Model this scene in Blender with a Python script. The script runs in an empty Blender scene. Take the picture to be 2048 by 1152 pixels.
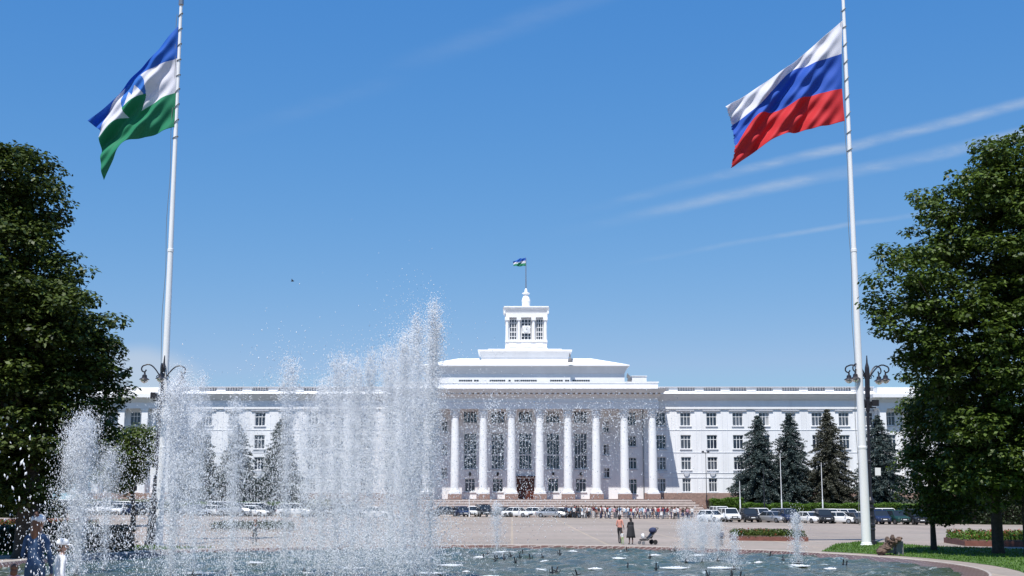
import bpy, bmesh, math, random
import numpy as np
from mathutils import Vector, Matrix
R = math.radians
rnd = random.Random(7)
rs = np.random.RandomState(7)
sc = bpy.context.scene
col = sc.collection

# ------------------------------------------------------------------ camera
F = 2611.0; PITCH = math.atan(426/2611.0); H = 2.7
cam = bpy.data.cameras.new('camera'); co = bpy.data.objects.new('camera', cam); col.objects.link(co)
co.location = (0, 0, H); co.rotation_euler = (R(90)+PITCH, 0, 0)
cam.sensor_width = 36; cam.lens = 36*F/2048; cam.clip_start = 0.5; cam.clip_end = 6000
sc.camera = co
CP, SP = math.cos(PITCH), math.sin(PITCH)
def ray(u, v):
    cx = (u-1024)/F; cy = (576-v)/F
    return Vector((cx, CP-SP*cy, SP+CP*cy))
def P(u, v, Y):                       # the point seen at (u, v) standing Y metres away
    d = ray(u, v); k = Y/d.y
    return Vector((d.x*k, Y, H+d.z*k))
def zf(v, Y): return P(1024, v, Y).z
def xf(u, v, Y): return P(u, v, Y).x

# ------------------------------------------------------------------ world, sun, exposure
SUN = Vector((-0.16, -0.46, 1.0)).normalized()
elev = math.asin(SUN.z); azim = math.atan2(SUN.x, SUN.y)
w = bpy.data.worlds.new('World'); sc.world = w; w.use_nodes = True
nt = w.node_tree; N = nt.nodes; L = nt.links
for n in list(N): N.remove(n)
out = N.new('ShaderNodeOutputWorld'); bg = N.new('ShaderNodeBackground'); L.new(bg.outputs[0], out.inputs[0])
sky = N.new('ShaderNodeTexSky'); sky.sky_type = 'NISHITA'; sky.sun_disc = False
sky.sun_elevation = elev; sky.sun_rotation = azim; sky.altitude = 500; sky.air_density = 1.0; sky.dust_density = 0.25; sky.ozone_density = 3.0
bg.inputs[1].default_value = 0.091
tc = N.new('ShaderNodeTexCoord')
def vdot(vec):
    d = N.new('ShaderNodeVectorMath'); d.operation = 'DOT_PRODUCT'; L.new(tc.outputs['Generated'], d.inputs[0]); d.inputs[1].default_value = vec
    return d.outputs['Value']
def mth(op, a, b=None, c=None):
    m = N.new('ShaderNodeMath'); m.operation = op
    for i, x in enumerate((a, b, c)):
        if x is None: continue
        if isinstance(x, (int, float)): m.inputs[i].default_value = x
        else: L.new(x, m.inputs[i])
    return m.outputs[0]
def mrange(x, a, b, c=0., d=1., smooth=True):
    m = N.new('ShaderNodeMapRange'); m.interpolation_type = 'SMOOTHSTEP' if smooth else 'LINEAR'
    L.new(x, m.inputs[0]); m.inputs[1].default_value = a; m.inputs[2].default_value = b; m.inputs[3].default_value = c; m.inputs[4].default_value = d
    return m.outputs[0]
nz = N.new('ShaderNodeTexNoise'); nz.inputs['Scale'].default_value = 22; nz.inputs['Detail'].default_value = 7; nz.inputs['Roughness'].default_value = .62
mp = N.new('ShaderNodeMapping'); L.new(tc.outputs['Generated'], mp.inputs[0]); mp.inputs['Rotation'].default_value = (0, R(-18), 0); mp.inputs['Scale'].default_value = (.55, 1, 2.2)
L.new(mp.outputs[0], nz.inputs[0])
nfac = mrange(nz.outputs[0], .36, .66)
nz2 = N.new('ShaderNodeTexNoise'); nz2.inputs['Scale'].default_value = 9; nz2.inputs['Detail'].default_value = 3; L.new(tc.outputs['Generated'], nz2.inputs[0])
wob = mth('MULTIPLY', mth('SUBTRACT', nz2.outputs[0], .5), .007)
trails = None
for (u0, v0, u1, v1, wd, st) in ((2048, 207, 1190, 412, .0058, .5), (2048, 268, 1170, 452, .0068, .5), (1860, 422, 1270, 520, .003, .28),
                                 (1130, 12, 760, 150, .013, .07), (640, 210, 380, 290, .010, .04)):
    a = ray(u0, v0).normalized(); b = ray(u1, v1).normalized()
    n = a.cross(b).normalized()
    t = (b-a); t = (t-n*t.dot(n)).normalized(); ta, tb = a.dot(t), b.dot(t)
    d = mth('ABSOLUTE', mth('ADD', vdot(n), wob))
    across = mrange(d, wd*.0, wd*1.0, 1., 0.)
    along = vdot(t)
    fade = mrange(along, ta+(tb-ta)*.45, tb+(tb-ta)*.12, 1., 0.)
    front = mrange(along, ta-(tb-ta)*.9, ta-(tb-ta)*.2)
    s = mth('MULTIPLY', mth('MULTIPLY', across, fade), mth('MULTIPLY', front, mth('MULTIPLY_ADD', nfac, .72*st, .28*st)))
    trails = s if trails is None else mth('MAXIMUM', trails, s)
pc = ray(262, 762).normalized()                      # a small low cloud over the far left wing
dd = N.new('ShaderNodeVectorMath'); dd.operation = 'SUBTRACT'; L.new(tc.outputs['Generated'], dd.inputs[0]); dd.inputs[1].default_value = pc
ds = N.new('ShaderNodeVectorMath'); ds.operation = 'MULTIPLY'; L.new(dd.outputs[0], ds.inputs[0]); ds.inputs[1].default_value = (22, 22, 45)
dl = N.new('ShaderNodeVectorMath'); dl.operation = 'LENGTH'; L.new(ds.outputs[0], dl.inputs[0])
puff = mth('MULTIPLY', mrange(mth('ADD', dl.outputs['Value'], mth('MULTIPLY', nz2.outputs[0], .8)), 1.0, 1.7, 1., 0.), .55)
trails = mth('MAXIMUM', trails, puff)
mixc = N.new('ShaderNodeMix'); mixc.data_type = 'RGBA'; L.new(trails, mixc.inputs[0])
sep = N.new('ShaderNodeSeparateColor'); L.new(sky.outputs[0], sep.inputs[0]); cmb = N.new('ShaderNodeCombineColor')
for ch, (gm, kk) in enumerate(((1.34, .485), (.72, 1.315), (.32, 3.62))): L.new(mth('MINIMUM', mth('MULTIPLY', mth('POWER', sep.outputs[ch], gm), kk), (2.9, 4.9, 7.2)[ch]), cmb.inputs[ch])
L.new(cmb.outputs[0], mixc.inputs[6]); mixc.inputs[7].default_value = (5.2, 5.8, 6.6, 1)
L.new(mixc.outputs[2], bg.inputs[0])
sl = bpy.data.lights.new('sun', 'SUN'); so = bpy.data.objects.new('sun', sl); col.objects.link(so)
sl.energy = 5.0; sl.angle = R(.5); sl.color = (1, .965, .91)
so.rotation_euler = SUN.to_track_quat('Z', 'Y').to_euler()
sc.view_settings.view_transform = 'Standard'; sc.view_settings.look = 'None'; sc.view_settings.gamma = 1; sc.view_settings.exposure = 0.33
sc.render.engine = 'CYCLES'
sc.cycles.use_denoising = True
sc.cycles.volume_bounces = 2; sc.cycles.max_bounces = 8; sc.cycles.transmission_bounces = 5; sc.cycles.transparent_max_bounces = 8; sc.cycles.diffuse_bounces = 6; sc.cycles.glossy_bounces = 3
sc.cycles.caustics_reflective = False; sc.cycles.caustics_refractive = False

# ------------------------------------------------------------------ materials
def mat(name, c, rough=.7, metal=0., noise=0., nscale=3., bump=0., bscale=None, spec=.5, trans=0., c2=None, stretch=None, emit=None):
    m = bpy.data.materials.new(name); m.use_nodes = True
    t = m.node_tree; b = t.nodes['Principled BSDF']
    b.inputs['Base Color'].default_value = (*c, 1); b.inputs['Roughness'].default_value = rough; b.inputs['Metallic'].default_value = metal
    b.inputs['Specular IOR Level'].default_value = spec; b.inputs['Transmission Weight'].default_value = trans
    if noise or c2 or bump:
        tcn = t.nodes.new('ShaderNodeTexCoord'); mpn = t.nodes.new('ShaderNodeMapping'); t.links.new(tcn.outputs['Object'], mpn.inputs[0])
        if stretch: mpn.inputs['Scale'].default_value = stretch
        no = t.nodes.new('ShaderNodeTexNoise'); no.inputs['Scale'].default_value = nscale; no.inputs['Detail'].default_value = 8; no.inputs['Roughness'].default_value = .6
        t.links.new(mpn.outputs[0], no.inputs[0])
        cr = t.nodes.new('ShaderNodeValToRGB'); t.links.new(no.outputs[0], cr.inputs[0])
        k0, k1 = 1-noise, 1+noise
        cc2 = c2 if c2 else tuple(x*k1 for x in c); cc1 = tuple(x*k0 for x in c) if not c2 else c
        cr.color_ramp.elements[0].position = .32; cr.color_ramp.elements[1].position = .68
        cr.color_ramp.elements[0].color = (*cc1, 1); cr.color_ramp.elements[1].color = (*[min(1, x) for x in cc2], 1)
        t.links.new(cr.outputs[0], b.inputs['Base Color'])
        if bump:
            bn = t.nodes.new('ShaderNodeTexNoise'); bn.inputs['Scale'].default_value = bscale or nscale*4; bn.inputs['Detail'].default_value = 5; t.links.new(mpn.outputs[0], bn.inputs[0])
            bu = t.nodes.new('ShaderNodeBump'); bu.inputs['Strength'].default_value = bump; bu.inputs['Distance'].default_value = .05
            t.links.new(bn.outputs[0], bu.inputs['Height']); t.links.new(bu.outputs[0], b.inputs['Normal'])
    return m
M = {}
M['wall'] = mat('white_render', (.80, .80, .81), .8, noise=.085, nscale=.6, stretch=(1.4, 1, .16), bump=.2, bscale=6)
M['trim'] = mat('white_trim', (.81, .81, .815), .7, noise=.05, nscale=.7, stretch=(1, 1, .4))
M['roof'] = mat('pale_roof_metal', (.80, .80, .80), .6, noise=.05, nscale=.8)
M['blockline'] = mat('panel_joint', (.68, .69, .73), .8)
M['granite'] = mat('brown_granite', (.30, .20, .165), .6, noise=.25, nscale=4)
M['step_shadow'] = mat('dark_step_shadow', (.13, .075, .065), .6, noise=.25, nscale=4)  # shadow tone for the step edges
M['step'] = mat('step_stone', (.58, .50, .45), .7, noise=.15, nscale=3)
M['frame'] = mat('window_frame_white', (.78, .78, .78), .5)
M['sill'] = mat('sill', (.55, .55, .58), .6)
M['glass'] = mat('window_glass', (.02, .028, .045), .08, noise=.5, nscale=.9, spec=.8)
M['glassb'] = mat('window_glass_curtained', (.07, .08, .10), .12, noise=.5, nscale=1.2, spec=.7)
M['curtain'] = mat('curtain_pale', (.42, .42, .42), .9, noise=.15, nscale=5, stretch=(6, 1, .3))
M['door'] = mat('door_wood', (.09, .022, .012), .45, noise=.3, nscale=6, stretch=(4, 1, .5))
M['black'] = mat('black_paint', (.012, .012, .016), .4)
M['iron'] = mat('cast_iron', (.018, .018, .026), .45, noise=.2, nscale=8)
M['lamp'] = mat('lamp_glass', (.45, .48, .5), .15, trans=.5)
M['pole'] = mat('pole_white', (.80, .80, .80), .35, noise=.05, nscale=1.5, stretch=(1, 1, .2))
M['steel'] = mat('steel', (.35, .35, .37), .35, metal=.8)
M['whitepaint'] = mat('white_paint', (.8, .8, .8), .4)
M['rope'] = mat('rope', (.16, .17, .17), .8)
M['curb'] = mat('curb_stone', (.36, .315, .28), .8, noise=.18, nscale=1.5)
M['bark'] = mat('bark', (.055, .042, .032), .9, noise=.4, nscale=8, bump=.6)
M['soil'] = mat('soil', (.09, .06, .045), .95, noise=.3, nscale=3)
M['dull_lawn'] = mat('bounce_dulled_grass', (.07, .075, .045), .95, noise=.3, nscale=.8)  # slope lawn dulled to keep green bounce off the facade
M['bounce_grey'] = mat('grey_bounce_blocker', (.20, .20, .205), .9, noise=.1, nscale=2)  # for the added sheet that dims bounce above the attic
M['redstone'] = mat('red_brown_stone', (.17, .065, .048), .7, noise=.25, nscale=4)
M['rock'] = mat('weathered_brown_stone', (.12, .08, .06), .9, noise=.45, nscale=5, bump=.8)
M['greyblock'] = mat('grey_block', (.16, .16, .17), .85, noise=.2, nscale=6)
M['tyre'] = mat('tyre', (.02, .02, .02), .8)
M['rim'] = mat('wheel_rim', (.4, .4, .42), .3, metal=.8)
M['carglass'] = mat('car_glass', (.02, .025, .03), .05, spec=.8)
M['headlight'] = mat('headlight', (.7, .72, .75), .1, spec=.8)
M['taillight'] = mat('tail_light', (.3, .015, .01), .2)
M['plastic'] = mat('dark_plastic', (.03, .03, .032), .5)
M['skin'] = mat('skin', (.42, .25, .18), .55); M['skin'].node_tree.nodes['Principled BSDF'].inputs['Subsurface Weight'].default_value = 0
M['eye'] = mat('eye_dark', (.02, .015, .012), .3)

def pave_mat():
    m = bpy.data.materials.new('pinkish_paving'); m.use_nodes = True; t = m.node_tree; b = t.nodes['Principled BSDF']; b.inputs['Roughness'].default_value = .85
    nd = t.nodes; lk = t.links
    tcn = nd.new('ShaderNodeTexCoord')
    def noi(scale, st, det=6):
        mpn = nd.new('ShaderNodeMapping'); mpn.inputs['Scale'].default_value = st; lk.new(tcn.outputs['Object'], mpn.inputs[0])
        no = nd.new('ShaderNodeTexNoise'); no.inputs['Scale'].default_value = scale; no.inputs['Detail'].default_value = det; lk.new(mpn.outputs[0], no.inputs[0]); return no
    n1 = noi(.35, (.25, 1, 1)); n2 = noi(2.2, (1, 1, 1), 8); n3 = noi(.06, (1, 1, 1), 3)
    cr = nd.new('ShaderNodeValToRGB'); lk.new(n1.outputs[0], cr.inputs[0])
    cr.color_ramp.elements[0].position = .35; cr.color_ramp.elements[1].position = .65
    cr.color_ramp.elements[0].color = (.262, .226, .19, 1); cr.color_ramp.elements[1].color = (.31, .252, .218, 1)
    mx = nd.new('ShaderNodeMix'); mx.data_type = 'RGBA'; mx.blend_type = 'MULTIPLY'; mx.inputs[0].default_value = 1
    mr = nd.new('ShaderNodeMapRange'); lk.new(n2.outputs[0], mr.inputs[0]); mr.inputs[1].default_value = .3; mr.inputs[2].default_value = .7; mr.inputs[3].default_value = .84; mr.inputs[4].default_value = 1.12
    lk.new(cr.outputs[0], mx.inputs[6]); lk.new(mr.outputs[0], mx.inputs[7])
    mx2 = nd.new('ShaderNodeMix'); mx2.data_type = 'RGBA'; mx2.blend_type = 'MULTIPLY'; mx2.inputs[0].default_value = 1
    mr2 = nd.new('ShaderNodeMapRange'); lk.new(n3.outputs[0], mr2.inputs[0]); mr2.inputs[1].default_value = .35; mr2.inputs[2].default_value = .65; mr2.inputs[3].default_value = .9; mr2.inputs[4].default_value = 1.08
    lk.new(mx.outputs[2], mx2.inputs[6]); lk.new(mr2.outputs[0], mx2.inputs[7])
    br = nd.new('ShaderNodeTexBrick'); lk.new(tcn.outputs['Object'], br.inputs[0]); br.inputs['Scale'].default_value = 1
    br.inputs['Brick Width'].default_value = 6.; br.inputs['Row Height'].default_value = 6.; br.inputs['Mortar Size'].default_value = .09; br.offset = 0
    br.inputs['Color1'].default_value = (1, 1, 1, 1); br.inputs['Color2'].default_value = (.88, .89, .90, 1); br.inputs['Mortar'].default_value = (1.2, 1.17, 1.05, 1)
    mx3 = nd.new('ShaderNodeMix'); mx3.data_type = 'RGBA'; mx3.blend_type = 'MULTIPLY'; mx3.inputs[0].default_value = 1
    lk.new(mx2.outputs[2], mx3.inputs[6]); lk.new(br.outputs[0], mx3.inputs[7]); lk.new(mx3.outputs[2], b.inputs['Base Color'])
    return m
M['pave'] = pave_mat()
def grass_mat(name, a, b2, sc_=2.):
    return mat(name, a, .9, c2=b2, nscale=sc_, bump=.8, bscale=25)
M['grass'] = grass_mat('grass', (.04, .085, .012), (.08, .15, .02))
def leaf_mat(name, c, c2, tr=.25):
    m = bpy.data.materials.new(name); m.use_nodes = True; t = m.node_tree; nd = t.nodes; lk = t.links
    b = nd['Principled BSDF']; b.inputs['Roughness'].default_value = .5; b.inputs['Specular IOR Level'].default_value = .35
    geo = nd.new('ShaderNodeNewGeometry'); cr = nd.new('ShaderNodeValToRGB'); lk.new(geo.outputs['Random Per Island'], cr.inputs[0])
    cr.color_ramp.elements[0].color = (*c, 1); cr.color_ramp.elements[1].color = (*c2, 1); lk.new(cr.outputs[0], b.inputs['Base Color'])
    tl = nd.new('ShaderNodeBsdfTranslucent'); lk.new(cr.outputs[0], tl.inputs[0]); mx = nd.new('ShaderNodeMixShader'); mx.inputs[0].default_value = tr
    lk.new(b.outputs[0], mx.inputs[1]); lk.new(tl.outputs[0], mx.inputs[2]); lk.new(mx.outputs[0], nd['Material Output'].inputs[0])
    return m
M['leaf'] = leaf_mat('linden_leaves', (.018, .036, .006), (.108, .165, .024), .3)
M['leafL'] = leaf_mat('shade_tinted_linden_leaves', (.014, .028, .005), (.085, .12, .018), .25)  # darker linden copy with the crown's shade put into the leaf colour
M['leaf2'] = leaf_mat('maple_leaves', (.035, .06, .008), (.10, .14, .02), .3)
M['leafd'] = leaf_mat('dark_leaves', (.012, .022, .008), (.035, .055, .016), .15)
M['hedge'] = leaf_mat('hedge_leaves', (.045, .10, .01), (.12, .22, .022), .25)
M['shrubd'] = leaf_mat('shrub_dark_leaves', (.02, .04, .025), (.06, .09, .05), .15)
M['spruce'] = leaf_mat('blue_spruce_needles', (.026, .042, .040), (.075, .105, .098), .08)
M['spruceb'] = leaf_mat('brownish_spruce_needles', (.030, .033, .022), (.085, .085, .058), .08)
M['flower'] = leaf_mat('red_flowers', (.16, .035, .02), (.34, .07, .035), .2)
M['blade'] = leaf_mat('grass_blades', (.05, .12, .012), (.13, .23, .03), .3)

def water_mat():
    m = bpy.data.materials.new('fountain_water'); m.use_nodes = True; t = m.node_tree; nd = t.nodes; lk = t.links
    b = nd['Principled BSDF']; b.inputs['Roughness'].default_value = .06; b.inputs['IOR'].default_value = 1.33
    tcn = nd.new('ShaderNodeTexCoord')
    def noi(s, st, det):
        mpn = nd.new('ShaderNodeMapping'); mpn.inputs['Scale'].default_value = st; lk.new(tcn.outputs['Object'], mpn.inputs[0])
        no = nd.new('ShaderNodeTexNoise'); no.inputs['Scale'].default_value = s; no.inputs['Detail'].default_value = det; no.inputs['Roughness'].default_value = .65; lk.new(mpn.outputs[0], no.inputs[0]); return no
    a = noi(2.6, (1, 1, 1), 6); c = noi(.22, (1, 1, 1), 5)
    bu = nd.new('ShaderNodeBump'); bu.inputs['Strength'].default_value = 1; bu.inputs['Distance'].default_value = .15; lk.new(a.outputs[0], bu.inputs['Height']); lk.new(bu.outputs[0], b.inputs['Normal'])
    cr = nd.new('ShaderNodeValToRGB'); lk.new(c.outputs[0], cr.inputs[0]); cr.color_ramp.elements[0].position = .38; cr.color_ramp.elements[1].position = .62
    cr.color_ramp.elements[0].color = (.045, .065, .035, 1); cr.color_ramp.elements[1].color = (.065, .08, .07, 1)
    # broken white water where the drops land
    f1 = noi(.35, (1, .8, 1), 4); f2 = noi(5.5, (1, .6, 1), 6)
    mu = nd.new('ShaderNodeMath'); mu.operation = 'MULTIPLY'; lk.new(f1.outputs[0], mu.inputs[0]); lk.new(f2.outputs[0], mu.inputs[1])
    mr = nd.new('ShaderNodeMapRange'); lk.new(mu.outputs[0], mr.inputs[0]); mr.inputs[1].default_value = .31; mr.inputs[2].default_value = .42
    mx = nd.new('ShaderNodeMix'); mx.data_type = 'RGBA'; lk.new(mr.outputs[0], mx.inputs[0]); lk.new(cr.outputs[0], mx.inputs[6]); mx.inputs[7].default_value = (.5, .55, .56, 1)
    lk.new(mx.outputs[2], b.inputs['Base Color'])
    return m
M['water'] = water_mat()
M['drop'] = mat('white_water', (.95, .96, .98), .25, spec=.6)
_b = M['drop'].node_tree.nodes['Principled BSDF']; _tl = M['drop'].node_tree.nodes.new('ShaderNodeBsdfTranslucent'); _tl.inputs[0].default_value = (.96, .98, 1, 1)
_mx = M['drop'].node_tree.nodes.new('ShaderNodeMixShader'); _mx.inputs[0].default_value = .5
M['drop'].node_tree.links.new(_b.outputs[0], _mx.inputs[1]); M['drop'].node_tree.links.new(_tl.outputs[0], _mx.inputs[2]); M['drop'].node_tree.links.new(_mx.outputs[0], M['drop'].node_tree.nodes['Material Output'].inputs[0])
def glassdrop():
    m = bpy.data.materials.new('clear_water_drops'); m.use_nodes = True; t = m.node_tree; nd = t.nodes; lk = t.links
    g = nd.new('ShaderNodeBsdfGlass'); g.inputs['IOR'].default_value = 1.33; g.inputs['Roughness'].default_value = .15; g.inputs[0].default_value = (.93, .96, 1, 1)
    lk.new(g.outputs[0], nd['Material Output'].inputs[0]); return m
M['clear'] = glassdrop()
def mistmat():
    m = bpy.data.materials.new('fine_water_mist'); m.use_nodes = True; t = m.node_tree; nd = t.nodes
    for n in list(nd):
        if n.type != 'OUTPUT_MATERIAL': nd.remove(n)
    v = nd.new('ShaderNodeVolumePrincipled'); v.inputs['Density'].default_value = .31; v.inputs['Color'].default_value = (.93, .95, .98, 1); v.inputs['Anisotropy'].default_value = 0
    t.links.new(v.outputs[0], nd['Material Output'].inputs['Volume']); return m
M['mist'] = mistmat()
M['foam'] = mat('foam', (.55, .60, .62), .6, noise=.15, nscale=6, bump=.6)
def tile_mat():
    m = bpy.data.materials.new('brown_mosaic_tiles'); m.use_nodes = True; t = m.node_tree; nd = t.nodes; lk = t.links
    b = nd['Principled BSDF']; b.inputs['Roughness'].default_value = .4
    tcn = nd.new('ShaderNodeTexCoord'); br = nd.new('ShaderNodeTexBrick'); lk.new(tcn.outputs['Object'], br.inputs[0])
    br.inputs['Scale'].default_value = 1; br.inputs['Brick Width'].default_value = .5; br.inputs['Row Height'].default_value = .22; br.inputs['Mortar Size'].default_value = .02
    br.inputs['Color1'].default_value = (.075, .035, .026, 1); br.inputs['Color2'].default_value = (.12, .065, .05, 1); br.inputs['Mortar'].default_value = (.26, .23, .21, 1)
    lk.new(br.outputs[0], b.inputs['Base Color']); return m
M['tile'] = tile_mat()

# ------------------------------------------------------------------ helpers
class MB:
    def __init__(s): s.v = []; s.f = []; s.m = []
    def add(s, vs, fs, mi=0):
        o = len(s.v); s.v += [tuple(x) for x in vs]; s.f += [tuple(i+o for i in f) for f in fs]; s.m += [mi]*len(fs); return s
    def box(s, x0, x1, y0, y1, z0, z1, mi=0):
        return s.add([(x0,y0,z0),(x1,y0,z0),(x1,y1,z0),(x0,y1,z0),(x0,y0,z1),(x1,y0,z1),(x1,y1,z1),(x0,y1,z1)],
              [(0,3,2,1),(4,5,6,7),(0,1,5,4),(1,2,6,5),(2,3,7,6),(3,0,4,7)], mi)
    def hexa(s, b, t, mi=0):      # b, t: four bottom and top corners
        return s.add(list(b)+list(t), [(0,3,2,1),(4,5,6,7),(0,1,5,4),(1,2,6,5),(2,3,7,6),(3,0,4,7)], mi)
    def flare(s, x0, x1, y0, y1, z0, z1, g, mi=0, gb=None):   # box whose top grows by g on sides and front
        gb = 0 if gb is None else gb
        return s.hexa([(x0,y0,z0),(x1,y0,z0),(x1,y1,z0),(x0,y1,z0)], [(x0-g,y0-g,z1),(x1+g,y0-g,z1),(x1+g,y1+gb,z1),(x0-g,y1+gb,z1)], mi)
    def lathe(s, prof, c=(0,0,0), n=16, mi=0, cap=True):
        vs = []; fs = []
        for (r, z) in prof:
            for i in range(n):
                a = 2*math.pi*i/n; vs.append((c[0]+r*math.cos(a), c[1]+r*math.sin(a), c[2]+z))
        for k in range(len(prof)-1):
            for i in range(n):
                j = (i+1) % n; fs.append((k*n+i, k*n+j, (k+1)*n+j, (k+1)*n+i))
        if cap: fs.append(tuple(reversed(range(n)))); fs.append(tuple(range((len(prof)-1)*n, len(prof)*n)))
        return s.add(vs, fs, mi)
    def tube(s, pts, rad, n=8, mi=0):
        pts = [Vector(p) for p in pts]; rad = rad if hasattr(rad, '__len__') else [rad]*len(pts)
        vs = []; fs = []; up = None
        for i, p in enumerate(pts):
            t = (pts[min(i+1, len(pts)-1)]-pts[max(i-1, 0)]).normalized()
            if up is None: up = t.orthogonal().normalized()
            else:
                up = up-t*up.dot(t); up = up.normalized() if up.length > 1e-6 else t.orthogonal().normalized()
            b = t.cross(up)
            for k in range(n):
                a = 2*math.pi*k/n; vs.append(p+(up*math.cos(a)+b*math.sin(a))*rad[i])
        for i in range(len(pts)-1):
            for k in range(n):
                j = (k+1) % n; fs.append((i*n+k, i*n+j, (i+1)*n+j, (i+1)*n+k))
        fs.append(tuple(reversed(range(n)))); fs.append(tuple(range((len(pts)-1)*n, len(pts)*n)))
        return s.add(vs, fs, mi)
    def ell(s, c, r, mi=0, n=12, m=8, jit=0):
        vs = [(c[0], c[1], c[2]-r[2])]; fs = []
        for j in range(1, m):
            ph = -math.pi/2+math.pi*j/m
            for i in range(n):
                a = 2*math.pi*i/n; k = 1+rnd.uniform(-jit, jit)
                vs.append((c[0]+r[0]*k*math.cos(ph)*math.cos(a), c[1]+r[1]*k*math.cos(ph)*math.sin(a), c[2]+r[2]*k*math.sin(ph)))
        vs.append((c[0], c[1], c[2]+r[2])); T = len(vs)-1
        for i in range(n):
            k = (i+1) % n; fs.append((0, 1+k, 1+i)); fs.append((T, T-n+i, T-n+k))
            for j in range(m-2): fs.append((1+j*n+i, 1+j*n+k, 1+(j+1)*n+k, 1+(j+1)*n+i))
        return s.add(vs, fs, mi)
    def build(s, name, mats, parent=None, smooth=False, loc=None):
        me = bpy.data.meshes.new(name); me.from_pydata(s.v, [], s.f); me.update()
        mats = mats if isinstance(mats, (list, tuple)) else [mats]
        for m in mats: me.materials.append(m)
        if len(mats) > 1: me.polygons.foreach_set('material_index', s.m)
        if smooth: me.polygons.foreach_set('use_smooth', [True]*len(me.polygons))
        o = bpy.data.objects.new(name, me); col.objects.link(o)
        if parent is not None: o.parent = parent
        if loc is not None: o.location = loc
        return o
def npmesh(name, V, Fq, mats, mi=None, parent=None, smooth=False):
    """V (n,3), Fq (m,k)"""
    me = bpy.data.meshes.new(name); V = np.asarray(V, np.float32); Fq = np.asarray(Fq, np.int32); m, k = Fq.shape
    me.vertices.add(len(V)); me.vertices.foreach_set('co', V.ravel()); me.loops.add(m*k); me.loops.foreach_set('vertex_index', Fq.ravel())
    me.polygons.add(m); me.polygons.foreach_set('loop_start', np.arange(0, m*k, k, dtype=np.int32))
    mats = mats if isinstance(mats, (list, tuple)) else [mats]
    for x in mats: me.materials.append(x)
    if mi is not None: me.polygons.foreach_set('material_index', np.asarray(mi, np.int32))
    if smooth: me.polygons.foreach_set('use_smooth', np.ones(m, bool))
    me.update(calc_edges=True)
    o = bpy.data.objects.new(name, me); col.objects.link(o)
    if parent is not None: o.parent = parent
    return o
def empty(name, loc, rz=0):
    o = bpy.data.objects.new(name, None); col.objects.link(o); o.location = loc; o.rotation_euler = (0, 0, rz); return o
def tag(o, label=None, cat=None, group=None, kind=None):
    if label: o['label'] = label
    if cat: o['category'] = cat
    if group: o['group'] = group
    if kind: o['kind'] = kind
    return o
KIDS = {}
def kids(o): return [c for c in bpy.data.objects if c.parent == o]
def copy_tree(o, parent=None, table=None):
    c = o.copy(); col.objects.link(c)
    if parent is not None: c.parent = parent
    for ch in kids(o): copy_tree(ch, c)
    return c
def sstep(x, a, b):
    t = min(1, max(0, (x-a)/(b-a))); return t*t*(3-2*t)
def gz(x, y):
    x = max(-110, min(110, x))
    return .0035*max(0, min(y, 200)-85) - .0105*x*sstep(y, 80, 125)

# ------------------------------------------------------------------ ground, basin, water
CX, CY, RX, RY = -2., 58., 19.8, 23.
def ell_pt(s, a): return (CX+RX*s*math.cos(a), CY+RY*s*math.sin(a))
def ring(name, ss, zfun, m, parent=None, n=192, tilew=None):
    V = []; Fq = []
    for s in ss:
        for i in range(n):
            x, y = ell_pt(s, 2*math.pi*i/n); z = zfun(x, y, s)
            if tilew and 1.025 < s < 1.03: x, y = ell_pt(s+tilew(x, y), 2*math.pi*i/n)
            V.append((x, y, z))
    for k in range(len(ss)-1):
        for i in range(n):
            j = (i+1) % n; Fq.append((k*n+i, (k+1)*n+i, (k+1)*n+j, k*n+j))
    return npmesh(name, V, Fq, m, parent=parent, smooth=True)
ss = [1.065]+[1.065*1.045**k for k in range(1, 60)]+[18, 25, 40, 80, 160]
g = ring('town_square', ss, lambda x, y, s: gz(x, y), M['pave']); tag(g, kind='structure')
gx = np.arange(CX-RX*1.03, CX+RX*1.03, .16); gy = np.arange(CY-RY*1.03, CY+RY*1.03, .16); GX, GY = np.meshgrid(gx, gy)
GZ = np.zeros_like(GX)
for _ in range(46):
    wl = rs.uniform(.45, 2.6); a_ = rs.uniform(0, 6.283); GZ += wl**.8*.0066*np.sin(2*np.pi*(GX*math.cos(a_)+GY*math.sin(a_))/wl+rs.uniform(0, 6.283))
ins = ((GX-CX)/RX)**2+((GY-CY)/RY)**2 < 1.022**2
idx = np.arange(GX.size).reshape(GX.shape); okq = ins[:-1, :-1] & ins[1:, 1:] & ins[1:, :-1] & ins[:-1, 1:]
Q = np.stack([idx[:-1, :-1], idx[:-1, 1:], idx[1:, 1:], idx[1:, :-1]], -1)[okq]
wt = npmesh('water', np.stack([GX, GY, GZ-.15], -1).reshape(-1, 3), Q, M['water'], smooth=True); tag(wt, kind='structure')
basin = empty('fountain_basin', (0, 0, 0)); tag(basin, 'large round sunken fountain basin edged with brown mosaic tiles', 'fountain')
def tiers(x, y, s): return -.30 if s < 1.0 else (-.06 if s < 1.03 else .02)
def wide(x, y): return sstep(x-CX, 8, 17)*(1-sstep(y-CY, -6, 14))
ring('tiled_rim', [1.0, 1.018, 1.020, 1.026], lambda x, y, s: {1.0: -.3, 1.018: -.11, 1.020: -.09, 1.026: .03}[s], M['tile'], basin, tilew=lambda x, y: .034*wide(x, y))
ring('curb', [1.026, 1.0261, 1.0655, 1.0656], lambda x, y, s: {1.026: .01, 1.0261: .05, 1.0655: .05, 1.0656: -.05}[s], M['curb'], basin, tilew=lambda x, y: .034*wide(x, y))

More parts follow.
